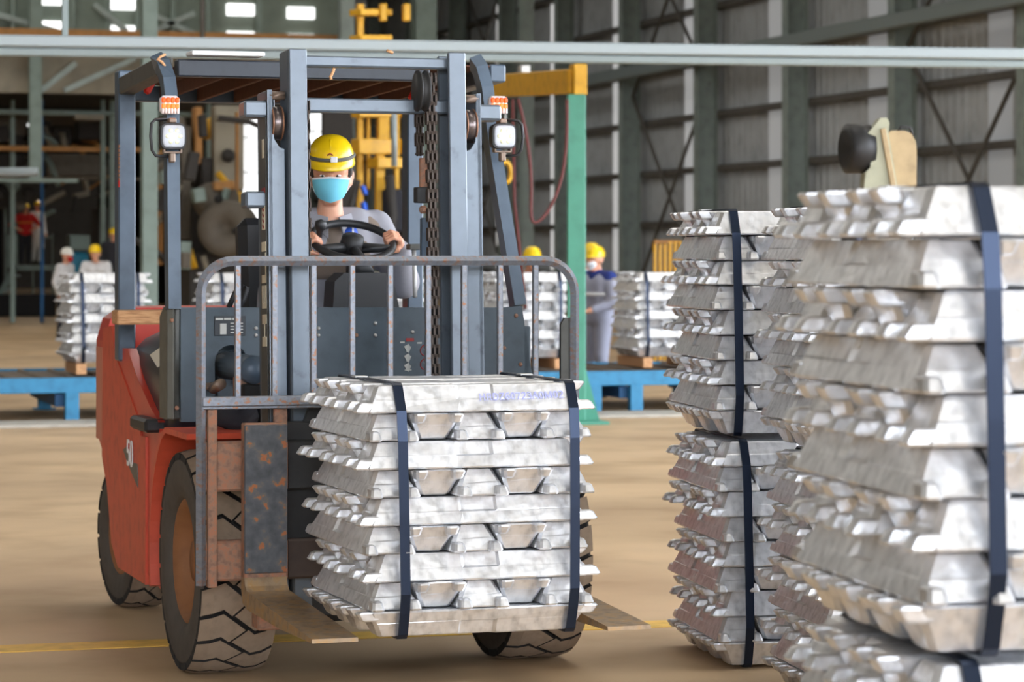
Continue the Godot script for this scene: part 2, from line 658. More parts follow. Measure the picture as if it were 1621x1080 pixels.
# a strapped bundle of nine layers; front to +z, base at y = 0
func bundle(called: String, label: String, pos: Vector3, turn: float, pitch: float, seed_: int, group := "", strap_x := [-0.265, 0.275]) -> Node3D:
	var t := thing(called, label, "ingot bundle", pos, turn, group)
	var r := RandomNumberGenerator.new()
	r.seed = seed_
	var hgt := pitch - 0.004
	for layer in 9:
		var y0 := pitch * layer
		var across: bool = layer % 2 == 0
		var n := 4 if layer == 0 else 5
		var lx := r.randf_range(-0.014, 0.014) if layer > 0 else 0.0
		var lz := r.randf_range(-0.010, 0.010) if layer > 0 else 0.0
		for i in n:
			var o := (i - (n - 1) / 2.0) * (0.1925 if layer == 0 else 0.15)
			var inverted: bool = layer == 0 or i % 2 == 1
			var slip := r.randf_range(-0.012, 0.012)
			var m := obj("ingot", ingot_mesh(r.randi() % 5, hgt), M.aluminium, t)
			var bas := Basis() if across else roty(PI / 2)
			if inverted:
				bas = bas * rotx(PI)
			if r.randf() < 0.5:
				bas = bas * roty(PI)
			bas = roty(r.randf_range(-0.006, 0.006)) * bas
			m.basis = bas
			if layer == 8 and i == 4:
				t.set_meta("top_front", m)
			m.position = Vector3(lx + (slip if across else o), y0 + (hgt if inverted else 0.0) + 0.0015, lz + (o if across else slip))
	var top := pitch * 9 + 0.001
	for sx in strap_x:
		var x: float = sx
		# round the front: in at the top and the foot, straight between
		var zs := 0.438
		var side := [Vector2(0.345, top + 0.002), Vector2(0.362, top - 0.006), Vector2(0.402, top - pitch * 0.92), Vector2(0.412, top - pitch * 2.0), Vector2(0.414, top - pitch * 4.5), Vector2(0.412, pitch * 1.6), Vector2(0.395, pitch * 0.9), Vector2(0.368, 0.012), Vector2(0.352, -0.002)]
		var ring: Array = side.duplicate()
		for i in range(side.size() - 1, -1, -1):
			ring.append(Vector2(-side[i].x, side[i].y))
		var b := B.new()
		var c := ring.size()
		for i in c:
			var p: Vector2 = ring[i]
			var q: Vector2 = ring[(i + 1) % c]
			var w := 0.0165
			var lean := 0.02 if x < 0.0 else 0.0
			var xa := x + lean * (0.45 - p.y)
			var xb := x + lean * (0.45 - q.y)
			var nrm := Vector2(q.y - p.y, p.x - q.x).normalized() * 0.0022
			if nrm.dot((p + q) / 2.0 - Vector2(0, top / 2.0)) < 0.0:
				nrm = -nrm
			var mid := Vector3((xa + xb) / 2.0, (p.y + q.y) / 2.0, (p.x + q.x) / 2.0)
			var a0 := Vector3(xa - w, p.y, p.x)
			var a1 := Vector3(xa + w, p.y, p.x)
			var b0 := Vector3(xb - w, q.y, q.x)
			var b1 := Vector3(xb + w, q.y, q.x)
			var u := Vector3(0, nrm.y, nrm.x)
			b.quad_out(a0 + u, a1 + u, b1 + u, b0 + u, mid)
			b.quad_out(a0 - u, a1 - u, b1 - u, b0 - u, mid + u * 3.0)
			b.quad_out(a0 - u, a0 + u, b0 + u, b0 - u, mid)
			b.quad_out(a1 - u, a1 + u, b1 + u, b1 - u, mid)
		var s := part("strap", b, M.strap, t)
		s.set_meta("label", "dark blue steel strap")
		var lean_top := (0.02 if x < 0.0 else 0.0) * (top - 0.45)
		var k := B.new()
		k.box(Vector3(0.046, 0.006, 0.05), Vector3(x - lean_top, top + 0.005, -0.12), Basis(), 0.003)
		part("strap_seal", k, M.bolt, s)
	return t


# base middle of a bundle from the lens: lateral metres and depth of its front face, and its turn
func bundle_spot(xc: float, zf: float, psi_deg: float, y: float) -> Array:
	var p := deg_to_rad(psi_deg)
	var cx := xc - 0.39 * sin(p)
	var cz := zf + 0.39 * cos(p)
	var c := cos(deg_to_rad(YAW))
	var s := sin(deg_to_rad(YAW))
	return [Vector3(cx * c + cz * s, y, -(cz * c - cx * s)), deg_to_rad(psi_deg - YAW)]


func build_bundles():
	var fb := bundle_spot(-0.107, 9.375, 18.0, 0.335)
	var f := bundle("ingot_bundle", "strapped bundle of silver ingots held on the forklift's forks, handwriting on top layer", fb[0], fb[1], 0.0925, 5, "", [-0.265, 0.325])
	# the handwriting on the top slab
	var tm := TextMesh.new()
	tm.text = "HRDZ60723A0M02"
	tm.font_size = 16
	tm.pixel_size = 0.0021
	tm.depth = 0.001
	var hw := obj("handwriting", tm, M.ink, f)
	var slab: Node3D = f.get_meta("top_front")
	f.remove_meta("top_front")
	hw.basis = rotx(-0.456) * rotz(0.02)
	hw.position = slab.position + Vector3(0.158, 0.050, 0.0732)
	hw.set_meta("label", "faint blue handwritten code")
	var yl := 0.012
	var spots := [
		["ingot_bundle", "lower bundle of the farther stack on the right, resting on the floor", 1.166, 10.92, 10.0, yl, 0.0962, 11, [-0.27, 0.27]],
		["ingot_bundle", "upper bundle of the farther stack on the right, narrow strap on its left", 1.150, 10.95, 9.0, yl + 0.886, 0.0962, 12, [-0.29, 0.27]],
		["ingot_bundle", "lower bundle of the middle stack, mostly hidden behind the nearest stack", 1.472, 9.85, 10.0, yl, 0.0962, 13, [-0.27, 0.27]],
		["ingot_bundle", "upper bundle of the middle stack, half hidden behind the nearest stack", 1.46, 9.87, 11.0, yl + 0.886, 0.0962, 14, [-0.27, 0.27]],
		["ingot_bundle", "bottom bundle of the nearest stack, only its top layer showing at the lower right corner", 1.10, 5.18, 11.0, 0.004, 0.0945, 15, [-0.26, 0.27]],
		["ingot_bundle", "large upper bundle nearest the camera at right, one broad dark strap down its front", 1.112, 5.18, 11.5, 0.870, 0.0948, 16, [-0.253, 0.27]],
	]
	for s in spots:
		var p := bundle_spot(s[2], s[3], s[4], s[5])
		bundle(s[0], s[1], p[0], p[1], s[6], s[7], "ingot bundles stacked on the floor at right", s[8])
	# the row on the conveyor
	var row := [[165.0, "leftmost bundle on the blue conveyor, left of the forklift's rear pillar"], [383.0, "second bundle from the left on the conveyor, seen between the forklift's pillar and mast"], [600.0, "middle bundle on the conveyor, behind the driver and the steering wheel"], [826.0, "fourth bundle on the conveyor, just left of the green crane column"], [1043.0, "rightmost bundle on the conveyor, right of the two workers in grey overalls"]]
	for i in row.size():
		var a := at(row[i][0], 400.0, 27.9 + i * 0.42)
		bundle("ingot_bundle", row[i][1], Vector3(a.x, 0.531, -28.0), deg_to_rad([2.0, 1.0, -1.0, 3.0, 0.0][i]), 0.0965, 40 + i, "ingot bundles on the blue conveyor")
		for dx in [-0.27, 0.27]:
			var b := B.new()
			b.box(Vector3(0.10, 0.104, 0.85), Vector3.ZERO, Basis(), 0.006)
			var o := part("timber_block", b, M.wood)
			tag(o, ("left" if dx < 0.0 else "right") + " brown timber bearer under the " + ["leftmost", "second", "middle", "fourth", "rightmost"][i] + " ingot bundle on the conveyor", "timber", "timber bearers under the conveyor bundles")
			o.position = Vector3(a.x + dx, 0.472, -28.0)


# ---------- the forklift (x right in the picture, z forward, origin under the front axle) ----------
func tyre(r: float, w: float, rim_r: float, called: String, pos: Vector3, blocks: int, steer := 0.0):
	var rb := roty(steer) * rotz(-PI / 2)   # lathe axis y -> x
	var t := Transform3D(rb, pos)
	var b := B.new(true)
	var gd := 0.024
	var h := w / 2.0
	b.lathe([Vector2(rim_r, -h * 0.80), Vector2(rim_r + 0.02, -h * 0.93), Vector2(r * 0.72, -h), Vector2(r - 0.05, -h * 0.99), Vector2(r - gd - 0.004, -h * 0.93), Vector2(r - gd - 0.012, -h * 0.8), Vector2(r - gd - 0.012, h * 0.8), Vector2(r - gd - 0.004, h * 0.93), Vector2(r - 0.05, h * 0.99), Vector2(r * 0.72, h), Vector2(rim_r + 0.02, h * 0.93), Vector2(rim_r, h * 0.80), Vector2(rim_r, -h * 0.80)], 56, t)
	var wheel := part(called, b, M.rubber, truck)
	var gb := B.new()
	gb.lathe([Vector2(r - gd - 0.012, -h * 0.9), Vector2(r - gd, -h * 0.88), Vector2(r - gd, h * 0.88), Vector2(r - gd - 0.012, h * 0.9)], 56, t)
	# tread blocks between zigzag grooves
	var tb := B.new()
	var us := [0.0, 0.15, 0.29, 0.5, 0.72, 0.86, 1.0]
	var gv := [0.0, 0.13, 0.25, -0.14, -0.56, -0.44, -0.30]
	var step := TAU / blocks
	var gw := 0.075
	for i in blocks:
		for side in 2:
			var ks: Array = [0, 1, 2, 3] if side == 0 else [3, 4, 5, 6]
			var grid := []
			var rows := 4
			for v in rows + 1:
				var f := v / float(rows)
				var line := []
				for k in ks:
					var u: float = us[k]
					var g: float = gv[k]
					if k == 3:
						# the short link that leans from one groove to the next
						u = lerpf(0.42, 0.62, f) + (-0.018 if side == 0 else 0.018)
						g = lerpf(0.01, -0.37, f)
					var lo := g + gw
					var hi := g + 1.0 - gw
					var a := (i + lerpf(lo, hi, f)) * step
					var xx := (u - 0.5) * w * 0.97
					var rr := r if k != 0 and k != 6 else r - 0.012
					line.append([xx, a, rr])
				grid.append(line)
			var P := func(e, dr): return t * Vector3((e[2] - dr) * cos(e[1]), e[0], (e[2] - dr) * sin(e[1]))
			var n := ks.size()
			var o: Vector3 = pos
			for v in rows:
				for k in n - 1:
					b = tb
					tb.quad_out(P.call(grid[v][k], 0), P.call(grid[v][k + 1], 0), P.call(grid[v + 1][k + 1], 0), P.call(grid[v + 1][k], 0), o)
			var c: Vector3 = P.call(grid[rows / 2][n / 2], 0.01)
			for k in n - 1:
				for v in [0, rows]:
					gb.quad_out(P.call(grid[v][k], 0.002), P.call(grid[v][k + 1], 0.002), P.call(grid[v][k + 1], gd + 0.004), P.call(grid[v][k], gd + 0.004), c)
			for v in rows:
				for k in [0, n - 1]:
					gb.quad_out(P.call(grid[v][k], 0.002), P.call(grid[v + 1][k], 0.002), P.call(grid[v + 1][k], gd + 0.004), P.call(grid[v][k], gd + 0.004), c)
	part("tread_base", gb, M.groove, wheel)
	part("tread", tb, M.tread, wheel)
	# dished rim with hub and nuts
	b = B.new(true)
	var s := -1.0 if pos.x < 0.0 else 1.0
	b.lathe([Vector2(rim_r + 0.004, -h * 0.80), Vector2(rim_r - 0.012, -h * 0.86), Vector2(rim_r - 0.03, -h * 0.6), Vector2(rim_r * 0.72, -h * 0.2), Vector2(rim_r * 0.34, -h * 0.2), Vector2(rim_r * 0.32, -h * 0.62), Vector2(0.0, -h * 0.66)], 40, Transform3D(rb * Basis(Vector3.RIGHT, 0.0 if s < 0 else PI), pos))
	var rim := part("rim", b, M.rim, wheel)
	for k in 6:
		var a := TAU * k / 6.0
		var nb := B.new()
		nb.box(Vector3(0.04, 0.028, 0.028), pos + roty(steer) * Vector3(s * h * 0.28, cos(a) * rim_r * 0.52, sin(a) * rim_r * 0.52), roty(steer), 0.004)
		part("wheel_nut", nb, M.rim, rim)


func chain_run(called: String, path: Array, w: float, tilt: Transform3D):
	# leaf chain: plates in turn, joined by pins
	var holder := Node3D.new()
	holder.name = numbered(called, truck)
	truck.add_child(holder, true)
	var lms := []
	for kind in 2:
		var b := B.new()
		for k in ([-0.40, 0.0, 0.40] if kind == 0 else [-0.2, 0.2]):
			var x: float = k * w
			b.prism([Vector2(-0.012, -0.025), Vector2(0.012, -0.025), Vector2(0.016, -0.012), Vector2(0.016, 0.012), Vector2(0.012, 0.025), Vector2(-0.012, 0.025), Vector2(-0.016, 0.012), Vector2(-0.016, -0.012)], x - w * 0.085, x + w * 0.085, Transform3D(roty(PI / 2), Vector3.ZERO))
		b.box(Vector3(w * 1.05, 0.010, 0.010), Vector3(0, 0.018, 0), Basis(), 0.003)
		lms.append(b.done())
	for i in path.size() - 1:
		var p: Vector3 = path[i]
		var q: Vector3 = path[i + 1]
		var o := obj("chain_link", lms[i % 2], M.chain, holder)
		var y := (q - p).normalized()
		var x := Vector3.RIGHT
		o.transform = tilt * Transform3D(Basis(x, y, x.cross(y)), (p + q) / 2.0)


func build_truck():
	truck = thing("forklift", "red and dark grey forklift carrying ingots, facing the camera with its lamps on", "forklift", Vector3(2.522, 0, -10.772), deg_to_rad(18.0 - YAW))
	var b: B
	# wheels
	tyre(0.425, 0.30, 0.235, "front_wheel", Vector3(-0.61, 0.425, 0.0), 22)
	tyre(0.425, 0.30, 0.235, "front_wheel", Vector3(0.62, 0.425, 0.0), 22)
	var rw := fx(163, 850, -0.60)
	tyre(0.325, 0.21, 0.175, "rear_wheel", Vector3(-0.53, 0.325, -2.08), 17, deg_to_rad(6))
	tyre(0.325, 0.21, 0.175, "rear_wheel", Vector3(0.53, 0.325, -2.08), 17, deg_to_rad(6))
	b = B.new()
	b.box(Vector3(1.0, 0.16, 0.16), Vector3(0, 0.36, 0.0), Basis(), 0.02)
	b.box(Vector3(0.9, 0.12, 0.12), Vector3(0, 0.34, -2.08), Basis(), 0.02)
	b.box(Vector3(0.66, 0.5, 2.2), Vector3(0, 0.52, -1.1), Basis(), 0.03)
	part("chassis", b, M.black_steel, truck)
	b = B.new()
	b.box(Vector3(1.20, 0.34, 1.62), Vector3(0, 0.50, -1.22), Basis(), 0.03)
	part("unseen_underbody", b, M.black_steel, truck)  # unseen, placed to darken the floor under the truck
	b = B.new()
	b.box(Vector3(0.86, 0.60, 0.34), Vector3(0, 0.50, 0.06), Basis(), 0.03)
	part("axle_housing", b, M.black_steel, truck)  # closes the gap between the wheels to keep light out below

	# red side panels, counterweight and fenders
	var X := -0.70
	var sp := func(px, py): 
		var v := fx(px, py, X)
		return Vector2(-v.z, v.y)
	var side_t := Transform3D(Basis(Vector3(0, 0, -1), Vector3(0, 1, 0), Vector3(1, 0, 0)), Vector3.ZERO)
	for s in [-1, 1]:
		b = B.new()
		var outline := [sp.call(176, 516), sp.call(182, 562), sp.call(222, 673), sp.call(222, 690), sp.call(230, 692), sp.call(230, 926), sp.call(186, 898), sp.call(176, 860), sp.call(169, 770), sp.call(161, 722), sp.call(163, 520)]
		b.prism(outline, s * 0.70, s * 0.66, side_t)
		part("side_panel", b, M.red_dusty if s < 0 else M.red_shaded, truck)  # unseen right side darkened so the ingots mirror less red
		b = B.new()
		# sloping step between side panel and the hood
		b.prism([sp.call(180, 550), sp.call(200, 552), sp.call(217, 602), sp.call(236, 645), sp.call(250, 669), sp.call(222, 673), sp.call(182, 562)], s * 0.695, s * 0.655, side_t)
		part("hip_panel", b, M.red_paint, truck)
	# counterweight
	var rear := [Vector2(-0.69, 0), Vector2(-0.69, -0.22), Vector2(-0.62, -0.42), Vector2(-0.4, -0.55), Vector2(0.4, -0.55), Vector2(0.62, -0.42), Vector2(0.69, -0.22), Vector2(0.69, 0)]
	var rings := []
	for l in [[0.50, 0.86], [0.78, 0.98], [1.20, 0.98], [1.30, 0.94], [1.35, 0.84]]:
		var ring := []
		for q in rear:
			ring.append(Vector3(q.x * l[1], l[0], -2.12 + q.y * l[1]))
		rings.append(ring)
	b = B.new()
	b.loft(rings)
	part("counterweight", b, M.red_paint, truck)
	b = B.new()
	var cw := [fx(163, 575, -0.685), fx(147, 640, -0.685)]
	b.box(Vector3(0.004, 0.42, 0.16), Vector3(-0.682, 0.96, -2.22), Basis(), 0.001)
	part("pale_patch", b, M.red_pale, truck)  # patch in a paler red
	# the front fender: lip on top, arch behind the tyre
	for s in [-1, 1]:
		b = B.new()
		var arc := []
		var inn := []
		for k in 15:
			var a := deg_to_rad(lerpf(68.0, 196.0, k / 14.0))
			arc.append(Vector2(-(cos(a) * 0.56) + 0.03, 0.42 + minf(sin(a) * 0.56, 0.50)))
			inn.append(Vector2(-(cos(a) * 0.535) + 0.03, 0.42 + minf(sin(a) * 0.535, 0.478)))
		inn.reverse()
		b.prism(arc + inn, s * 0.765, s * 0.40, side_t)
		part("fender", b, M.red_dusty if s < 0 else M.red_shaded, truck)
		b = B.new()
		b.prism([Vector2(0.60, 0.22), Vector2(1.28, 0.30), Vector2(1.28, 0.86), Vector2(0.40, 0.90), Vector2(0.57, 0.55)], s * 0.69, s * 0.62, side_t)
		part("fender_side", b, M.red_paint if s < 0 else M.black_steel, truck)  # unseen right side in black, keeps red out of the stack beside it
		b = B.new()
		b.box(Vector3(0.1, 0.055, 0.34), Vector3(s * 0.70, 0.895, -0.92), Basis(), 0.012)
		part("step_tread", b, M.black_plastic, truck)
	# the number and its arrow on the near side panel
	var num := Node3D.new()
	num.name = "capacity_mark"
	truck.add_child(num)
	var ctr := fx(208, 715, -0.70)
	b = B.new()
	b.prism([sp.call(196, 712), sp.call(202, 706), sp.call(207, 731), sp.call(218, 735), sp.call(219, 772), sp.call(214, 760), sp.call(201, 728)], -0.7035, -0.699, side_t)
	part("arrow_decal", b, M.grey_decal, num)
	var tm := TextMesh.new()
	tm.text = "50"
	tm.font_size = 20
	tm.pixel_size = 0.0062
	tm.depth = 0.003
	var o := obj("numerals", tm, M.white, num)
	o.transform = Transform3D(Basis(Vector3(0, 0, 1) * 1.05, Vector3(0, 1.3, 0), Vector3(-1, 0, 0)), Vector3(-0.7055, ctr.y, ctr.z - 0.01))

	# engine hood under the seat: glossy dark cover with a paper sticker
	b = B.new(true)
	rings = []
	for l in [[-0.50, 0.94], [-0.75, 1.0], [-1.2, 1.0], [-1.5, 0.97], [-1.80, 0.90], [-1.93, 0.74]]:
		var ring := []
		for k in 13:
			var a := PI * k / 12.0
			var cx: float = cos(a)
			var sy: float = sin(a)
			ring.append(Vector3(signf(cx) * pow(absf(cx), 0.3) * (0.672 if l[0] > -1.8 else 0.63), 0.86 + pow(sy, 0.35) * (0.43 * l[1]), l[0]))
		rings.append(ring)
	b.loft(rings)
	part("hood", b, M.gloss_black, truck)
	b = B.new()
	b.prism([sp.call(229, 562), sp.call(251, 546), sp.call(257, 571), sp.call(241, 582)], -0.679, -0.674, side_t)
	part("paper_label", b, M.paper, truck)
	# seat
	b = B.new()
	b.box(Vector3(0.5, 0.14, 0.48), Vector3(0.03, 1.24, -1.22), Basis(), 0.05)
	part("seat", b, M.black_plastic, truck)
	b = B.new()
	b.box(Vector3(0.46, 0.5, 0.12), Vector3(0.03, 1.5, -1.5), rotx(-0.12), 0.05)
	part("seat_back", b, M.black_plastic, truck)

	# cowl: the dark front plate, with its arched cut-out and folded outer edges
	var cz := -0.30
	var p2 := func(px, py): return fz2(px, py, cz)
	b = B.new()
	var ol := [p2.call(286, 487), p2.call(800, 487), p2.call(826, 484), p2.call(842, 592), p2.call(842, 668), p2.call(420, 668)]
	ol += [p2.call(420, 610), p2.call(392, 606)]
	for k in 9:
		var a := PI * k / 8.0
		ol.append(p2.call(366 + cos(a) * 26.0, 574 - sin(a) * 28.0))
	ol += [p2.call(340, 622), p2.call(340, 668), p2.call(286, 668)]
	b.prism(ol, cz, cz - 0.03)
	var cowl := part("cowl", b, M.slate, truck)
	b = B.new()
	var e0 := fz(286, 487, cz)
	b.box(Vector3(0.055, 0.435, 0.03), Vector3(e0.x - 0.02, e0.y - 0.222, cz - 0.045), roty(0.9), 0.004)
	part("cowl_edge", b, M.slate_lit, truck)
	b = B.new()
	b.prism([Vector2(-cz + 0.05, e0.y - 0.44), Vector2(-cz + 0.05, e0.y), Vector2(-cz + 0.12, e0.y), Vector2(-cz + 0.2, e0.y - 0.04), Vector2(-cz + 0.2, e0.y - 0.44)], e0.x - 0.045, e0.x - 0.015, side_t)
	part("cowl_side", b, M.slate_lit, truck)
	var f0 := fz(842, 592, cz)
	b = B.new()
	b.box(Vector3(0.03, 0.4, 0.2), Vector3(f0.x - 0.02, 1.1, cz - 0.1), Basis(), 0.004)
	part("cowl_side", b, M.slate, truck)
	for q in [[405, 520], [405, 531], [504, 520], [504, 531], [594, 512], [594, 531], [653, 526], [699, 508], [699, 524]]:
		var p := fz(q[0], q[1], cz)
		b = B.new(true)
		b.lathe([Vector2(0, 0), Vector2(0.008, 0), Vector2(0.007, 0.006), Vector2(0, 0.007)], 8, Transform3D(rotx(PI / 2), p))
		part("bolt", b, M.bolt, cowl)
	for q in [[272, 507], [280, 646], [564, 531], [817, 500], [798, 551], [824, 577]]:
		var p := fz(q[0], q[1], cz + 0.004)
		b = B.new(true)
		b.lathe([Vector2(0, -0.02), Vector2(0.009, 0), Vector2(0.007, 0.006), Vector2(0, 0.007)], 8, Transform3D(rotx(PI / 2), p))
		part("rust_spot", b, M.rust, cowl)
	# data plate
	var dp := fz(364, 516, cz + 0.003)
	b = B.new()
	b.box(Vector3(0.125, 0.078, 0.005), dp, Basis(), 0.002)
	var plate := part("data_plate", b, M.plate_dark, cowl)
	b = B.new()
	for k in 3:
		b.box(Vector3(0.03, 0.008, 0.003), dp + Vector3(-0.044 + k * 0.034, 0.027, 0.004), Basis(), 0.0005)
	b.box(Vector3(0.026, 0.042, 0.003), dp + Vector3(-0.028, -0.012, 0.004), Basis(), 0.0005)
	for k in 4:
		b.box(Vector3(0.05, 0.004, 0.003), dp + Vector3(0.026, 0.010 - k * 0.012, 0.004), Basis(), 0.0005)
	part("plate_print", b, M.print_light, plate)
	# warning decals
	for q in [[649, 538], [682, 540]]:
		b = B.new()
		b.box(Vector3(0.033, 0.013, 0.002), fz(q[0], q[1], cz + 0.003), Basis(), 0.0005)
		part("decal", b, M.decal_red, cowl)
	for q in [[637, 542], [664, 543]]:
		b = B.new()
		b.box(Vector3(0.02, 0.006, 0.002), fz(q[0], q[1], cz + 0.003), Basis(), 0.0005)
		part("decal", b, M.print_light, cowl)
	b = B.new()
	var y := 550.0
	for k in 3:
		b.box(Vector3(0.022, 0.02, 0.002), fz(645, y, cz + 0.003), rotz(0.5), 0.0005)
		b.box(Vector3(0.012, 0.026, 0.002), fz(647, y + 3, cz + 0.003), rotz(-0.4), 0.0005)
		y += 15.0
	part("pictogram", b, M.print_light, cowl)
	b = B.new()
	b.box(Vector3(0.028, 0.004, 0.002), fz(646, 586, cz + 0.003), Basis(), 0.0005)
	part("decal", b, M.print_light, cowl)
	for q in [[674, 555], [674, 577]]:
		b = B.new(true)
		var ring := []
		for k in 16:
			ring.append(fz(q[0], q[1], cz + 0.003) + Vector3(cos(TAU * k / 16.0), sin(TAU * k / 16.0), 0) * 0.022)
		b.tube(ring, 0.0022, 5, true)
		part("warning_ring", b, M.decal_red, cowl)
		b = B.new()
		b.box(Vector3(0.01, 0.02, 0.002), fz(q[0], q[1], cz + 0.003), rotz(0.4), 0.0005)
		part("decal", b, M.print_light, cowl)

	# hydraulics behind the cut-out: tilt cylinder with rusty clevis, dark tank, hose fitting
	b = B.new(true)
	var tc := fz(397, 585, 0.05)
	b.lathe([Vector2(0, 0), Vector2(0.052, 0.0), Vector2(0.055, 0.02), Vector2(0.055, 0.5), Vector2(0, 0.5)], 20, Transform3D(rotx(-PI / 2), Vector3(tc.x, tc.y, 0.12)))
	part("tilt_cylinder", b, M.guard_blue, truck)
	b = B.new()
	b.box(Vector3(0.10, 0.1, 0.12), fz(394, 617, 0.0), Basis(), 0.006)
	part("clevis", b, M.rust, truck)
	b = B.new()
	b.box(Vector3(0.07, 0.06, 0.12), fz(394, 620, 0.05), Basis(), 0.006)
	part("clevis_slot", b, M.slot, truck)
	b = B.new()
	b.box(Vector3(0.16, 0.34, 0.12), fz(363, 585, -0.5), Basis(), 0.02)
	part("oil_tank", b, M.slate, truck)
	b = B.new(true)
	b.tube([fz(338, 615, -0.2), fz(350, 608, -0.08)], 0.022, 10)
	b.tube([fz(326, 612, -0.25), fz(340, 612, -0.2)], 0.015, 10)
	part("hose_fitting", b, M.bronze, truck)
	b = B.new(true)
	b.tube([fz(362, 487, -0.6), fz(372, 464, -0.6), fz(384, 450, -0.6), fz(391, 456, -0.6), fz(386, 474, -0.6), fz(378, 487, -0.6)], 0.011, 8)
	part("hose", b, M.black_plastic, truck)
	b = B.new(true)
	b.tube([fz(345, 655, -0.1), fz(375, 668, -0.05), fz(395, 655, -0.1)], 0.045, 10)
	part("hose", b, M.cloth_dark, truck)

	# steering column, dash and wheel
	b = B.new()
	b.prism([fz2(527, 487, -0.62), fz2(530, 446, -0.62), fz2(545, 432, -0.62), fz2(612, 432, -0.62), fz2(622, 440, -0.62), fz2(632, 487, -0.62)], -0.62, -0.78)
	part("dashboard", b, M.black_plastic, truck)
	b = B.new(true)
	b.tube([fz(570, 436, -0.68), fz(561, 402, -0.78)], [0.06, 0.036], 14)
	part("steering_column", b, M.black_plastic, truck)
	var wc := fz(558, 382, -0.76)
	var wb := rotx(deg_to_rad(27))    # ring lies tilted towards the driver
	b = B.new(true)
	var ring2 := []
	for k in 40:
		var a := TAU * k / 40.0
		ring2.append(wc + wb * Vector3(cos(a) * 0.168, 0, sin(a) * 0.168))
	b.tube(ring2, 0.0165, 10, true)
	var sw := part("steering_wheel", b, M.black_plastic, truck)
	b = B.new(true)
	for a in [0.42, PI - 0.42, PI / 2]:
		b.tube([wc + wb * Vector3(0, -0.03, 0.0), wc + wb * Vector3(cos(a) * 0.16, 0, sin(a) * 0.16)], [0.026, 0.016], 10)
	part("spoke", b, M.black_plastic, sw)
	b = B.new(true)
	b.lathe([Vector2(0, 0.03), Vector2(0.045, 0.02), Vector2(0.052, -0.02), Vector2(0.04, -0.06), Vector2(0, -0.06)].duplicate(), 20, Transform3D(wb, wc))
	part("hub", b, M.black_plastic, sw)
	b = B.new(true)
	b.lathe([Vector2(0, -0.01), Vector2(0.012, 0.0), Vector2(0.014, 0.03), Vector2(0.024, 0.045), Vector2(0.024, 0.07), Vector2(0, 0.085)], 14, Transform3D(wb, fz(505, 376, -0.76)))
	part("spinner_knob", b, M.black_plastic, sw)
	b = B.new(true)
	b.tube([fz(655, 390, -0.7), fz(657, 470, -0.6)], 0.009, 8)
	part("lever", b, M.bolt, truck)
	b = B.new()
	b.box(Vector3(0.09, 0.025, 0.06), fz(662, 391, -0.7), Basis(), 0.004)
	part("lever_bracket", b, M.mast_dark, truck)

	build_guard()
	build_mast()


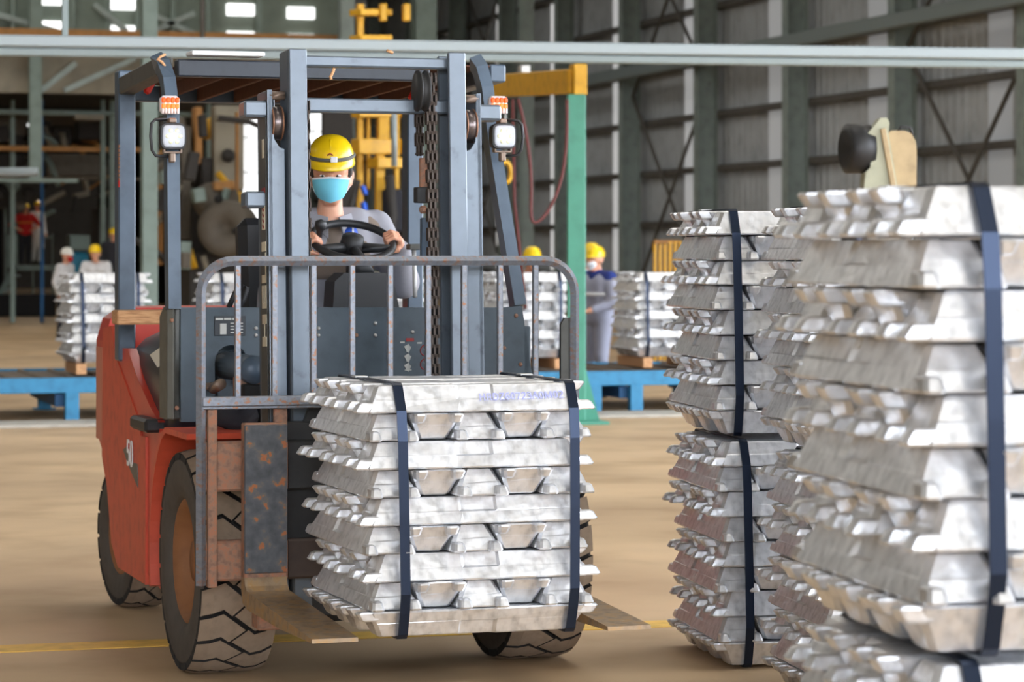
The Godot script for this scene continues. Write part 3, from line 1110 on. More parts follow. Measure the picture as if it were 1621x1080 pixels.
func build_guard():
	var b: B
	var top := 2.375
	# pillars
	var lf := [fz(250, 98, -0.55), fz(259, 108, -0.50), fz(266, 130, -0.44), fz(271, 175, -0.40), fz(274, 490, -0.33)]
	for s in [0, 1]:
		b = B.new()
		var pts: Array = lf if s == 0 else [fz(752, 98, -0.55), fz(760, 110, -0.52), fz(768, 140, -0.50), fz(779, 230, -0.46), fz(820, 485, -0.33)]
		rings_beam(b, pts, 0.05, 0.075)
		part("front_pillar", b, M.guard_blue, truck)
	for s in [-1, 1]:
		b = B.new()
		var p := fx(198, 560, -0.675) if s < 0 else fx(198, 560, -0.60)
		var px: float = -0.675 if s < 0 else 0.745
		b.box(Vector3(0.075, 1.26, 0.10), Vector3(px, 1.16 + 0.60, p.z), Basis(), 0.006)
		part("rear_pillar", b, M.guard_blue, truck)
		b = B.new()
		b.beam(Vector3(px, top - 0.02, -0.72), Vector3(px, top - 0.055, p.z - 0.05), 0.07, 0.075, Vector3(0, 1, 0), 0.006)
		part("roof_side_beam", b, M.guard_blue if s > 0 else M.mast_dark, truck)
	var pz: float = fx(198, 560, -0.60).z
	b = B.new()
	b.box(Vector3(1.06, 0.07, 0.07), Vector3(-0.11, top - 0.03, -0.66), Basis(), 0.006)
	part("roof_front_beam", b, M.slate_shaded, truck)
	b = B.new()
	b.box(Vector3(1.27, 0.07, 0.07), Vector3(0.07, top - 0.06, pz), Basis(), 0.006)
	part("roof_rear_beam", b, M.guard_blue, truck)
	b = B.new()
	b.box(Vector3(1.27, 0.006, -pz - 0.72), Vector3(0.07, top - 0.005, (pz - 0.70) / 2.0), rotx(-0.02), 0.001)
	part("roof_sheet", b, M.roof_rust, truck)
	for k in 7:
		b = B.new()
		b.box(Vector3(0.02, 0.06, -pz - 0.72), Vector3(-0.44 + k * 0.17, top - 0.05, (pz - 0.70) / 2.0), rotx(-0.02), 0.003)
		part("roof_slat", b, M.roof_rust, truck)
	b = B.new()
	b.box(Vector3(0.30, 0.018, 0.12), fz(357, 86, -0.62), Basis(), 0.004)
	part("white_strip", b, M.white, truck)
	# red tail lamps under the roof edge, straw-coloured twine on the corner
	for q in [[237, 137], [655, 148]]:
		b = B.new()
		b.box(Vector3(0.03, 0.07, 0.03), fz(q[0], q[1], -1.4), rotz(-0.5), 0.008)
		part("tail_lamp", b, M.bright_red, truck)
	for q in [[[262, 86], [254, 90], [249, 94], [256, 98], [262, 106], [259, 118]], [[529, 108], [527, 114], [523, 122], [524, 126]], [[612, 80], [618, 82], [622, 84]]]:
		b = B.new(true)
		var path := []
		for p in q[0] if q.size() == 1 else q:
			path.append(fz(p[0], p[1], -0.46 if q.size() > 5 else 0.46))
		b.tube(path, 0.006, 6)
		part("twine", b, M.wood, truck)
	# amber flasher above a square work lamp on each front pillar
	for s in [0, 1]:
		var ax := 269.0 if s == 0 else 789.0
		var lx := 273.0 if s == 0 else 796.0
		var z := -0.30
		b = B.new()
		var c := fz(ax, 166, z)
		b.box(Vector3(0.078, 0.072, 0.04), c + Vector3(0, 0, -0.012), Basis(), 0.016)
		var fl := part("flasher", b, M.lamp_clear, truck)
		for k in 4:
			for j in 2:
				b = B.new()
				b.box(Vector3(0.016, 0.021, 0.012), c + Vector3(-0.027 + k * 0.018, 0.018 - j * 0.024, 0.010), Basis(), 0.004)
				part("amber_lens", b, M.amber if j == 0 else M.amber_hot, fl)
		for k in 6:
			b = B.new()
			b.box(Vector3(0.009, 0.024, 0.012), c + Vector3(-0.03 + k * 0.012, -0.024, 0.009), Basis(), 0.003)
			part("clear_lens", b, M.lamp_clear, fl)
		var li := OmniLight3D.new()
		li.name = "flasher_light"
		li.light_color = Color(1, 0.55, 0.15)
		li.light_energy = 0.003
		li.light_size = 0.03
		li.omni_range = 30.0
		li.omni_attenuation = 2.0
		li.shadow_enabled = true
		fl.add_child(li)
		li.position = c + Vector3(0, 0, 0.05)
		var wl := fz(lx, 216, z + 0.02)
		b = B.new()
		var rr := []
		for q in [[0.049, -0.035], [0.053, 0.0], [0.05, 0.022]]:
			var ring := []
			for k in 24:
				var a := TAU * k / 24.0
				var cc := cos(a)
				var ss := sin(a)
				ring.append(wl + Vector3(signf(cc) * pow(absf(cc), 0.45) * q[0], signf(ss) * pow(absf(ss), 0.45) * q[0], q[1]))
			rr.append(ring)
		b.smooth(false)
		b.loft(rr)
		var lamp := part("work_lamp", b, M.black_plastic, truck)
		b = B.new()
		rr = []
		for q in [[0.044, 0.018], [0.043, 0.027], [0.038, 0.029]]:
			var ring := []
			for k in 24:
				var a := TAU * k / 24.0
				var cc := cos(a)
				var ss := sin(a)
				ring.append(wl + Vector3(signf(cc) * pow(absf(cc), 0.4) * q[0], signf(ss) * pow(absf(ss), 0.4) * q[0], q[1]))
			rr.append(ring)
		b.loft(rr)
		part("lamp_lens", b, M.lamp_face, lamp)
		for k in 6:
			var a := TAU * k / 6.0
			b = B.new(true)
			b.lathe([Vector2(0, 0), Vector2(0.0085, 0), Vector2(0.006, 0.004), Vector2(0, 0.005)], 10, Transform3D(rotx(PI / 2), wl + Vector3(cos(a) * 0.025, sin(a) * 0.025, 0.029)))
			part("diode", b, M.diode, lamp)
		var lo := OmniLight3D.new()
		lo.name = "work_lamp_light"
		lo.light_color = Color(1, 1, 0.97)
		lo.light_energy = 0.003
		lo.light_size = 0.04
		lo.omni_range = 30.0
		lo.omni_attenuation = 2.0
		lo.shadow_enabled = true
		lamp.add_child(lo)
		lo.position = wl + Vector3(0, 0, 0.06)
		b = B.new()
		b.box(Vector3(0.07, 0.008, 0.03), wl + Vector3(0, -0.062, -0.01), Basis(), 0.002)
		for k in [-1, 1]:
			b.box(Vector3(0.008, 0.03, 0.03), wl + Vector3(k * 0.033, -0.05, -0.01), Basis(), 0.002)
		b.box(Vector3(0.024, 0.04, 0.03), wl + Vector3(0, -0.082, -0.01), Basis(), 0.005)
		part("lamp_bracket", b, M.bronze, lamp)
		b = B.new()
		b.box(Vector3(0.03, 0.02, 0.06), wl + Vector3(0, 0.062, -0.02), Basis(), 0.004)
		part("flasher_mount", b, M.bronze, lamp)
		b = B.new(true)
		var d := -1.0 if s == 0 else 1.0
		b.tube([wl + Vector3(d * 0.02, 0.068, -0.02), wl + Vector3(d * 0.066, 0.066, -0.01), wl + Vector3(d * 0.082, 0.05, -0.005), wl + Vector3(d * 0.086, 0.0, 0), wl + Vector3(d * 0.080, -0.055, -0.005), wl + Vector3(d * 0.064, -0.076, -0.01), wl + Vector3(d * 0.01, -0.078, -0.02)], 0.006, 8)
		part("guard_hoop", b, M.black_plastic, lamp)
	# chequered strip on the left rear pillar
	b = B.new()
	for k in 9:
		b.box(Vector3(0.004, 0.014, 0.03), fx(188, 232 + k * 6.5, -0.715), Basis(), 0.001)
	part("reflector_strip", b, M.rust, truck)
	b = B.new()
	b.box(Vector3(0.004, 0.035, 0.03), fx(188, 290, -0.715), Basis(), 0.001)
	part("reflector_strip", b, M.bright_red, truck)


func rings_beam(b: B, pts: Array, w: float, d: float):
	var rings := []
	for i in pts.size():
		var a: Vector3 = pts[max(i - 1, 0)]
		var c: Vector3 = pts[min(i + 1, pts.size() - 1)]
		var y := (c - a).normalized()
		var x := Vector3(0, 0, 1).cross(y).normalized()
		var z := x.cross(y)
		var p: Vector3 = pts[i]
		rings.append([p - x * w / 2 - z * d / 2, p + x * w / 2 - z * d / 2, p + x * w / 2 + z * d / 2, p - x * w / 2 + z * d / 2])
	b.loft(rings)


func build_mast():
	var b: B
	var mx := -0.088
	# mast leans back a little about its foot
	var tilt := Transform3D(rotx(deg_to_rad(-2.4)), Vector3.ZERO)
	var piv := Vector3(0, 1.15, 0.42)
	tilt.origin = piv - tilt.basis * piv
	for s in [-1, 1]:
		var sg: float = s
		# outer rail: channel with web outwards, its upper part cut away for the roller
		var xo := mx + sg * 0.415
		var xi := mx + sg * 0.352
		b = B.new()
		var w := absf(xo - xi)
		var xc := (xo + xi) / 2.0
		var zf := 0.42
		b.box(Vector3(0.02, 1.95, 0.17), Vector3(xo - sg * 0.01, 1.23, zf - 0.085), Basis(), 0.004)
		var q0 := xo
		var q1 := xi
		b.prism([Vector2(q0, 0.26), Vector2(q1, 0.26), Vector2(q1, 1.985), Vector2(q1 + sg * 0.018, 1.99), Vector2(q1 + sg * 0.038, 2.02), Vector2(q1 + sg * 0.044, 2.07), Vector2(q1 + sg * 0.046, 2.205), Vector2(q0, 2.205)], zf, zf - 0.022)
		b.box(Vector3(w, 1.95, 0.022), Vector3(xc, 1.23, zf - 0.16), Basis(), 0.004)
		var rail := part("outer_mast_rail", b, M.mast_blue, truck)
		rail.transform = tilt
		b = B.new()
		b.box(Vector3(0.004, 1.5, 0.10), Vector3(xo + sg * 0.0015, 1.42, zf - 0.075), Basis(), 0.001)
		part("rail_side", b, M.mast_dark, rail)
		# inner rail: I section
		var xa := mx + sg * 0.274
		var xb := mx + sg * 0.342
		var xm := (xa + xb) / 2.0
		b = B.new()
		b.box(Vector3(absf(xa - xb), 2.06, 0.02), Vector3(xm, 1.325, zf + 0.035), Basis(), 0.004)
		b.box(Vector3(absf(xa - xb), 2.06, 0.02), Vector3(xm, 1.325, zf - 0.10), Basis(), 0.004)
		b.box(Vector3(0.024, 2.06, 0.12), Vector3(xb - sg * 0.012, 1.325, zf - 0.035), Basis(), 0.003)
		var inner := part("inner_mast_rail", b, M.mast_blue, truck)
		inner.transform = tilt
		# roller with its bolt
		var rc := Vector3(mx + sg * 0.376, 2.085, zf - 0.045)
		b = B.new(true)
		b.lathe([Vector2(0, -0.022), Vector2(0.05, -0.022), Vector2(0.062, -0.016), Vector2(0.062, 0.016), Vector2(0.05, 0.022), Vector2(0, 0.022)], 28, Transform3D(rotz(PI / 2), rc))
		var ro := part("mast_roller", b, M.roller, truck)
		ro.transform = tilt
		for e in [-0.019, 0.019]:
			var ring := []
			for k in 24:
				ring.append(rc + Vector3(e, cos(TAU * k / 24.0) * 0.062, sin(TAU * k / 24.0) * 0.062))
			b = B.new(true)
			b.tube(ring, 0.0035, 6, true)
			part("roller_rim", b, M.roller_rim, ro)
		b = B.new(true)
		b.tube([rc + Vector3(-0.03, 0.1, 0.03), rc + Vector3(0.03, 0.1, 0.03)], 0.016, 8)
		var bo := part("roller_bolt", b, M.bronze, truck)
		bo.transform = tilt
		# stop brackets on the outside of the outer rail
		b = B.new()
		b.box(Vector3(0.09, 0.06, 0.10), Vector3(xo + sg * 0.04, 2.135, zf - 0.06), Basis(), 0.008)
		part("mast_bracket", b, M.mast_blue, truck).transform = tilt
		if s < 0:
			b = B.new()
			b.box(Vector3(0.085, 0.06, 0.09), Vector3(xo - 0.035, 1.80, zf - 0.08), Basis(), 0.008)
			part("mast_bracket", b, M.mast_blue, truck).transform = tilt
	# cross members
	for q in [[2.315, 0.040, 0.40, 0.62], [2.155, 0.052, 0.36, 0.60], [0.62, 0.12, 0.33, 0.66]]:
		b = B.new()
		b.box(Vector3(q[3], q[1] * 1.0, 0.06), Vector3(mx, q[0], q[2]), Basis(), 0.006)
		part("mast_cross_member", b, M.mast_blue, truck).transform = tilt
	# vertical lettering on the side of the left outer rail, bottom to top
	var xs := mx - 0.415 - 0.004
	var word := Node3D.new()
	word.name = "rail_lettering"
	truck.add_child(word)
	word.transform = tilt
	var zc := 0.358
	var hw := 0.034
	var bars := {
		"letter_h": [[1.272, 0.036, 0.0, hw * 2], [1.355, 0.036, 0.0, hw * 2], [1.313, 0.085, 0.0, 0.010]],
		"letter_e": [[1.405, 0.020, 0.0, hw * 2], [1.443, 0.075, -0.027, 0.014], [1.443, 0.075, 0.0, 0.012], [1.443, 0.075, 0.027, 0.014]],
		"letter_l": [[1.505, 0.030, 0.0, hw * 2], [1.55, 0.105, 0.027, 0.014]],
		"letter_i": [[1.625, 0.036, 0.0, hw * 2]],
	}
	for k in bars.keys():
		b = B.new()
		for r in bars[k]:
			b.box(Vector3(0.003, r[1], r[3]), Vector3(xs, r[0], zc + r[2]), Basis(), 0.0008)
		part("rail_letter", b, M.cream, word)
	b = B.new()
	b.box(Vector3(0.003, 0.135, 0.05), Vector3(xs, 1.755, zc), Basis(), 0.0008)
	part("label_plate", b, M.cream, word)
	b = B.new()
	b.box(Vector3(0.003, 0.018, 0.05), Vector3(xs - 0.0005, 1.835, zc), Basis(), 0.0008)
	for k in 6:
		b.box(Vector3(0.003, 0.010, 0.026), Vector3(xs - 0.001, 1.70 + k * 0.021, zc), rotx(0.4), 0.0005)
	part("label_print", b, M.decal_red, word)
	b = B.new()
	b.box(Vector3(0.003, 0.07, 0.025), Vector3(xs, 1.99, zc), Basis(), 0.0008)
	part("label_plate", b, M.cream, word)

	# chains over the sheave, with the rusty anchor
	var pr := []
	var yy := 2.27
	while yy > 1.05:
		pr.append(Vector3(fz(684, 300, 0.42).x, yy, 0.445))
		yy -= 0.0365
	chain_run("lift_chain", pr, 0.042, tilt)
	var pl := []
	yy = 2.16
	while yy > 1.05:
		pl.append(Vector3(fz(488, 300, 0.42).x, yy, 0.43))
		yy -= 0.0365
	chain_run("lift_chain", pl, 0.024, tilt)
	var pb := []
	yy = 2.27
	while yy > 1.96:
		pb.append(Vector3(fz(668, 200, 0.34).x, yy, 0.34))
		yy -= 0.0365
	chain_run("lift_chain", pb, 0.032, tilt)
	b = B.new(true)
	var sc := fz(667, 144, 0.39)
	b.lathe([Vector2(0, -0.014), Vector2(0.03, -0.018), Vector2(0.078, -0.018), Vector2(0.078, -0.012), Vector2(0.066, -0.008), Vector2(0.066, 0.008), Vector2(0.078, 0.012), Vector2(0.078, 0.018), Vector2(0, 0.018)], 28, Transform3D(rotz(PI / 2), sc))
	part("chain_sheave", b, M.black_steel, truck)
	b = B.new()
	b.box(Vector3(0.03, 0.12, 0.02), fz(670, 275, 0.34), Basis(), 0.004)
	part("chain_anchor", b, M.rust, truck)
	b = B.new()
	b.box(Vector3(0.03, 0.03, 0.03), fz(670, 332, 0.34), Basis(), 0.012)
	part("anchor_nut", b, M.rust, truck)
	b = B.new()
	b.box(Vector3(0.055, 0.06, 0.05), fz(668, 309, 0.33), Basis(), 0.004)
	part("anchor_block", b, M.black_steel, truck)
	# lift cylinder and the rear guard post seen between the rails
	b = B.new(true)
	b.tube([fz(709, 600, 0.30), fz(707, 340, 0.27), fz(706, 300, 0.265)], 0.026, 14)
	part("lift_cylinder", b, M.black_steel, truck)
	b = B.new()
	b.box(Vector3(0.03, 0.16, 0.03), fz(672, 378, 0.2), Basis(), 0.004)
	part("cylinder_bracket", b, M.guard_blue, truck)

	# carriage plates and bars
	b = B.new()
	b.box(Vector3(1.10, 0.18, 0.07), Vector3(mx + 0.16, 0.825, 0.545), Basis(), 0.008)
	part("carriage_bar", b, M.black_steel, truck)
	b = B.new()
	b.box(Vector3(1.10, 0.145, 0.07), Vector3(mx + 0.16, 0.483, 0.545), Basis(), 0.008)
	part("carriage_bar", b, M.brown_steel, truck)
	for q in [[0.825, 0.18], [0.483, 0.145]]:
		b = B.new()
		b.box(Vector3(0.33, q[1], 0.072), Vector3(mx - 0.545, q[0], 0.545), Basis(), 0.008)
		part("carriage_end", b, M.rust, truck)
	b = B.new()
	b.box(Vector3(0.78, 0.52, 0.06), Vector3(mx + 0.0, 0.72, 0.50), Basis(), 0.006)
	b.prism([Vector2(-0.40, 0.98), Vector2(0.22, 0.98), Vector2(0.22, 1.08), Vector2(-0.36, 1.08)], 0.50, 0.53)
	part("carriage_plate", b, M.black_steel, truck)
	b = B.new()
	b.box(Vector3(0.62, 0.03, 0.02), Vector3(mx + 0.06, 0.735, 0.59), Basis(), 0.004)
	part("carriage_rib", b, M.black_steel, truck)
	for s in [-1, 1]:
		b = B.new()
		b.box(Vector3(0.05, 0.62, 0.14), Vector3(mx + s * 0.21, 0.66, 0.44), Basis(), 0.006)
		part("carriage_arm", b, M.black_steel, truck)

	# forks
	for s in [-1, 1]:
		var xc := -0.575 if s < 0 else 0.45
		b = B.new()
		# side outline (z forward, y up): shank, heel, tapering blade
		var ol := [Vector2(0.604, 0.43), Vector2(0.66, 0.43), Vector2(0.675, 0.40), Vector2(0.70, 0.385), Vector2(1.66, 0.338), Vector2(1.665, 0.325), Vector2(1.2, 0.315), Vector2(0.70, 0.320), Vector2(0.635, 0.335), Vector2(0.605, 0.38)]
		var ft := Transform3D(Basis(Vector3(0, 0, 1), Vector3(0, 1, 0), Vector3(-1, 0, 0)), Vector3(xc, 0, 0))
		b.prism(ol, -0.078, 0.078, ft)
		var fk := part("fork", b, M.fork_blade, truck)
		b = B.new()
		b.box(Vector3(0.156, 0.56, 0.056), Vector3(xc, 0.705, 0.631), Basis(), 0.004)
		part("fork_shank", b, M.rust, fk)
		b = B.new()
		b.box(Vector3(0.158, 0.535, 0.012), Vector3(xc, 0.712, 0.662), Basis(), 0.004)
		part("fork_shank_face", b, M.fork_steel, fk)
		b = B.new()
		b.box(Vector3(0.10, 0.07, 0.10), Vector3(xc, 0.285, 0.70), Basis(), 0.006)
		part("fork_hook", b, M.rust, fk)

	# load backrest cage
	b = B.new(true)
	var zc2 := 0.60
	var xl := -0.80
	var xr := 0.625
	var path := [Vector3(xl, 0.40, zc2), Vector3(xl, 1.45, zc2)]
	for k in 7:
		var a := deg_to_rad(180.0 - 90.0 * (k + 1) / 7.0)
		path.append(Vector3(xl + 0.12 + cos(a) * 0.12, 1.45 + sin(a) * 0.12, zc2))
	for k in 8:
		var a := deg_to_rad(90.0 - 90.0 * k / 7.0)
		path.append(Vector3(xr - 0.12 + cos(a) * 0.12, 1.45 + sin(a) * 0.12, zc2))
	path.append(Vector3(xr, 0.40, zc2))
	b.smooth(false)
	b.tube(path, 0.018, 4)
	part("cage_frame", b, M.cage_steel, truck)
	for px in [375, 433, 495, 556, 616, 676, 733, 790, 846]:
		var p := fz(px, 420, zc2 - 0.02)
		b = B.new()
		b.box(Vector3(0.021, 0.50, 0.021), Vector3(p.x, 1.32, zc2 - 0.01), Basis(), 0.003)
		part("cage_bar", b, M.cage_steel, truck)
	b = B.new()
	b.box(Vector3(1.42, 0.035, 0.045), Vector3((xl + xr) / 2.0, 1.062, zc2 - 0.005), Basis(), 0.004)
	b.box(Vector3(1.42, 0.012, 0.06), Vector3((xl + xr) / 2.0, 1.04, zc2 - 0.02), Basis(), 0.003)
	part("cage_bottom_rail", b, M.cage_steel, truck)
	for s in [-1, 1]:
		b = B.new()
		var x := xl + 0.045 if s < 0 else xr - 0.035
		b.box(Vector3(0.035, 0.66, 0.03), Vector3(x, 0.72, zc2 - 0.02), Basis(), 0.003)
		part("cage_post", b, M.rust, truck)
	b = B.new()
	b.prism([Vector2(0.575, 1.06), Vector2(0.575, 1.33), Vector2(0.59, 1.355), Vector2(0.615, 1.355), Vector2(0.615, 1.06)], zc2 - 0.03, zc2 - 0.01)
	part("cage_side_plate", b, M.mast_dark, truck)
	b = B.new()
	b.box(Vector3(0.05, 0.1, 0.02), Vector3(-0.50, 1.01, zc2 - 0.03), Basis(), 0.003)
	part("cage_bracket", b, M.rust, truck)
	b = B.new()
	b.box(Vector3(0.05, 0.1, 0.02), Vector3(0.40, 1.01, zc2 - 0.03), Basis(), 0.003)
	part("cage_bracket", b, M.rust, truck)

	# the loose plank on the truck's side
	b = B.new()
	b.box(Vector3(0.36, 0.06, 0.14), Vector3.ZERO, Basis(), 0.006)
	var pk := part("wooden_plank", b, M.wood)
	tag(pk, "short weathered wooden plank lying beside the forklift's left rear pillar", "plank")
	pk.basis = roty(deg_to_rad(18.0 - YAW) + 0.0)
	pk.position = truck.transform * fz(248, 502, -1.25)


func build_hall():
	# floor with its yellow line and the concrete kerb strip before the conveyor
	var b := B.new()
	b.box(Vector3(52.0, 0.3, 150.0), Vector3(-1.0, -0.15, -55.0), Basis(), 0.01)
	struct("floor", b, M.floor)
	b = B.new()
	b.box(Vector3(30.0, 0.004, 0.2), Vector3(-2.0, 0.002, -11.58), Basis(), 0.001)
	struct("floor_line", b, M.line_yellow)
	b = B.new()
	b.box(Vector3(40.0, 0.03, 0.75), Vector3(0.0, 0.015, -26.45), Basis(), 0.01)
	struct("trim_kerb", b, M.concrete)

	# right wall: ribbed sheets, translucent strips, girts, columns
	var wx := 24.6
	var bay := 6.0
	var wall := Node3D.new()
	wall.name = "wall_right"
	wall.set_meta("kind", "structure")
	add_child(wall, true)
	for i in range(-4, 13):
		# strip i is centred at z = -(12.75 + 6 i)
		var zc := -(50.97 + bay * (i - 0.0)) 
		# sheet between strips
		var sh := B.new()
		var z0 := zc - 0.55
		var z1 := zc - bay + 0.55
		var prof := []
		var n := 13
		var step := (z1 - z0) / n
		for k in n:
			var za := z0 + step * k
			prof.append(Vector2(0.0, za))
			prof.append(Vector2(0.0, za + step * 0.62))
			prof.append(Vector2(-0.035, za + step * 0.72))
			prof.append(Vector2(-0.035, za + step * 0.9))
		prof.append(Vector2(0.0, z1))
		for k in prof.size() - 1:
			var p: Vector2 = prof[k]
			var q: Vector2 = prof[k + 1]
			for dd in [0.0, 0.03]:
				sh.quad_out(Vector3(wx + p.x + dd, 0.0, p.y), Vector3(wx + q.x + dd, 0.0, q.y), Vector3(wx + q.x + dd, 11.0, q.y), Vector3(wx + p.x + dd, 11.0, p.y), Vector3(wx + 0.015, 5.0, (p.y + q.y) / 2.0))
		part("wall_sheet", sh, M.sheet, wall)
		var e := B.new()
		e.box(Vector3(0.03, 11.0, 1.1), Vector3(wx, 5.5, zc), Basis(), 0.004)
		var dim := clampf((-zc - 50.0) / 50.0, 0.0, 1.3)
		var key := "translucent_%d" % i
		glow(key, Color(0.93, 0.95, 0.97).lerp(Color(1, 0.98, 0.96), dim), 0.14 + 1.5 * pow(dim, 2.2))  # daylight behind each strip set as its glow, stronger farther off
		part("translucent_panel", e, M[key], wall)
	for y in [1.0, 2.35, 3.7, 5.05, 6.4, 7.75, 9.1]:
		var g := B.new()
		g.box(Vector3(0.2, 0.16, 140.0), Vector3(wx - 0.14, y, -62.0), Basis(), 0.01)
		part("girt", g, M.girt, wall)
	for i in range(-3, 18):
		var c := B.new()
		var z: float = -(54.6 + 6.0 * i)
		c.box(Vector3(0.50, 11.0, 0.03), Vector3(wx - 0.5, 5.5, z), Basis(), 0.004)
		c.box(Vector3(0.03, 11.0, 0.36), Vector3(wx - 0.74, 5.5, z), Basis(), 0.004)
		c.box(Vector3(0.03, 11.0, 0.36), Vector3(wx - 0.26, 5.5, z), Basis(), 0.004)
		part("column", c, M.column_dark, wall)
	for i in [-1, 2, 5]:
		var z: float = -(54.6 + 6.0 * i)
		for s in [0, 1]:
			var br := B.new()
			var za: float = z if s == 0 else z - 6.0
			var zb: float = z - 6.0 if s == 0 else z
			br.tube([Vector3(wx - 0.4, 0.3, za), Vector3(wx - 0.4, 5.8, zb)], 0.05, 8)
			br.tube([Vector3(wx - 0.4, 5.8, za), Vector3(wx - 0.4, 10.8, zb)], 0.05, 8)
			part("brace", br, M.girt, wall)
	var run := B.new()
	run.box(Vector3(0.24, 0.3, 140.0), Vector3(wx - 1.0, 6.35, -62.0), Basis(), 0.02)
	part("crane_rail", run, M.pipe_grey, wall)

	# roof of two slopes; its panels are out of view, placed to light the hall
	for s in [-1, 1]:
		b = B.new()
		var a := Vector3(s * 25.2 if s > 0 else -26.6, 10.9, 0)
		b.beam(Vector3(a.x, 10.9, -55.0), Vector3(0.0, 13.4, -55.0), 150.0, 0.12, Vector3(0, 1, 0))
		struct("ceiling", b, M.roof)
	for s in [[-1, -5.0], [1, 6.0], [-1, -16.0], [1, 16.0]]:
		for k in range(-1, 8):
			var z := 4.0 - 12.0 * k
			if s[1] == -5.0 and k >= 0 and k < 3:  # left rows skipped so the left sides of the stacks stay darker
				continue
			var y := 13.4 - absf(s[1]) * 2.5 / 25.2 - 0.16
			var tilt: float = -s[0] * atan(2.5 / 25.2)
			b = B.new()
			b.box(Vector3(6.0, 0.03, 2.0), Vector3.ZERO, Basis(), 0.004)
			var o := struct("window_unseen_skylight", b, M.unseen_skylight)
			o.position = Vector3(s[1], y, z)
			o.rotation.z = tilt
			var l := AreaLight3D.new()
			l.name = "unseen_skylight_light"
			l.area_size = Vector2(6.0, 2.0)
			l.light_color = Color(1.0, 0.985, 0.96)
			l.light_energy = SKYLIGHT
			l.area_range = 120.0
			l.shadow_enabled = true
			add_child(l, true)
			l.position = o.position + Vector3(0, -0.04, 0)
			l.rotation = Vector3(-PI / 2, 0, 0)

	# walls not in view: left side, the end behind the camera (high opening for light) and the far end
	b = B.new()
	b.box(Vector3(0.2, 11.0, 150.0), Vector3(-26.4, 5.5, -55.0), Basis(), 0.01)  # out of view, kept dark to darken the left sides of the ingots
	struct("wall_left_unseen", b, M.sheet_dark)
	b = B.new()
	b.box(Vector3(10.0, 13.0, 0.2), Vector3(-21.4, 6.5, 19.5), Basis(), 0.01)
	b.box(Vector3(6.0, 13.0, 0.2), Vector3(21.7, 6.5, 19.5), Basis(), 0.01)
	b.box(Vector3(36.0, 4.2, 0.2), Vector3(1.0, 11.0, 19.5), Basis(), 0.01)
	b.box(Vector3(36.0, 3.4, 0.2), Vector3(1.0, 1.7, 19.5), Basis(), 0.01)  # low wall out of view, placed to keep light from under the truck
	struct("wall_front_unseen", b, M.sheet_dark)
	b = B.new()
	b.box(Vector3(51.0, 13.4, 0.2), Vector3(-1.0, 6.7, -129.0), Basis(), 0.01)
	struct("wall_back", b, M.sheet_dark)

	# the inner wall above the furnace bay at the left, with its clerestory lights and rusty crane beam
	var inner := Node3D.new()
	inner.name = "wall_inner"
	inner.set_meta("kind", "structure")
	add_child(inner, true)
	var zi := -62.0
	var xr := at(545, 100, 64.0).x
	b = B.new()
	b.box(Vector3(xr + 26.0, 4.0, 0.16), Vector3((xr - 26.0) / 2.0, 8.35 + 2.0, zi), Basis(), 0.01)
	part("panelling", b, M.roof, inner)
	b = B.new()
	b.box(Vector3(xr + 26.0, 1.35, 0.16), Vector3((xr - 26.0) / 2.0, 5.05 + 0.675, zi), Basis(), 0.01)
	part("panelling", b, M.hood, inner)
	b = B.new()
	b.box(Vector3(xr + 26.0, 1.95, 0.14), Vector3((xr - 26.0) / 2.0, 6.4 + 0.975, zi), Basis(), 0.01)
	part("panelling", b, M.inner_green, inner)
	for w in [[82, 40], [203, 45], [404, 50], [508, 52], [82, -5], [203, 0], [404, 5], [508, 8]]:
		var p := at(w[0], w[1], 61.0)
		b = B.new()
		b.box(Vector3(0.62, 0.26, 0.06), Vector3(p.x, p.y, zi + 0.12), Basis(), 0.01)
		part("window_light", b, M.window_glow, inner)
	b = B.new()
	b.box(Vector3(xr + 26.0, 0.22, 0.4), Vector3((xr - 26.0) / 2.0, 6.29, zi + 0.5), Basis(), 0.02)
	part("crane_beam", b, M.rust_beam, inner)
	for q in [[0, 20, 120, 50], [160, 0, 215, 42], [250, 10, 330, 45], [330, 10, 250, 45], [110, 140, 230, 85], [60, 150, 130, 95]]:
		b = B.new()
		var pa := at(q[0], q[1], 60.5)
		var pb := at(q[2], q[3], 60.5)
		b.beam(Vector3(pa.x, pa.y, zi + 0.3), Vector3(pb.x, pb.y, zi + 0.3), 0.12, 0.12)
		part("truss_bar", b, M.column_dark, inner)
	for px in [0, 30, 75, 130, 190, 240, 300, 360, 450]:
		b = B.new()
		var pa := at(px, 20, 60.0)
		b.box(Vector3(0.1, 3.2, 0.1), Vector3(pa.x, 7.9, zi + 0.26), Basis(), 0.01)
		part("post", b, M.column_green if px % 2 == 0 else M.column_dark, inner)

	# columns standing in the hall
	for c in [[236, 24, 40.0, M.column_green, 9.0], [671, 34, 58.0, M.column_green, 12.0], [548, 22, 62.0, M.column_dark, 12.0], [833, 20, 70.0, M.column_dark, 12.0]]:
		var p := at(c[0], 400, c[2])
		var w: float = c[1] / F * c[2]
		b = B.new()
		b.box(Vector3(w, c[4], 0.03), Vector3(0, c[4] / 2.0, w * 0.45), Basis(), 0.004)
		b.box(Vector3(w, c[4], 0.03), Vector3(0, c[4] / 2.0, -w * 0.45), Basis(), 0.004)
		b.box(Vector3(0.03, c[4], w * 0.9), Vector3(0, c[4] / 2.0, 0), Basis(), 0.004)
		b.box(Vector3(w * 1.5, 0.04, w * 1.5), Vector3(0, 0.02, 0), Basis(), 0.004)
		var o := struct("trim_column", b, c[3])
		o.position = Vector3(p.x, 0, p.z)
	b = B.new()
	var cb := at(56, 284, 61.0)
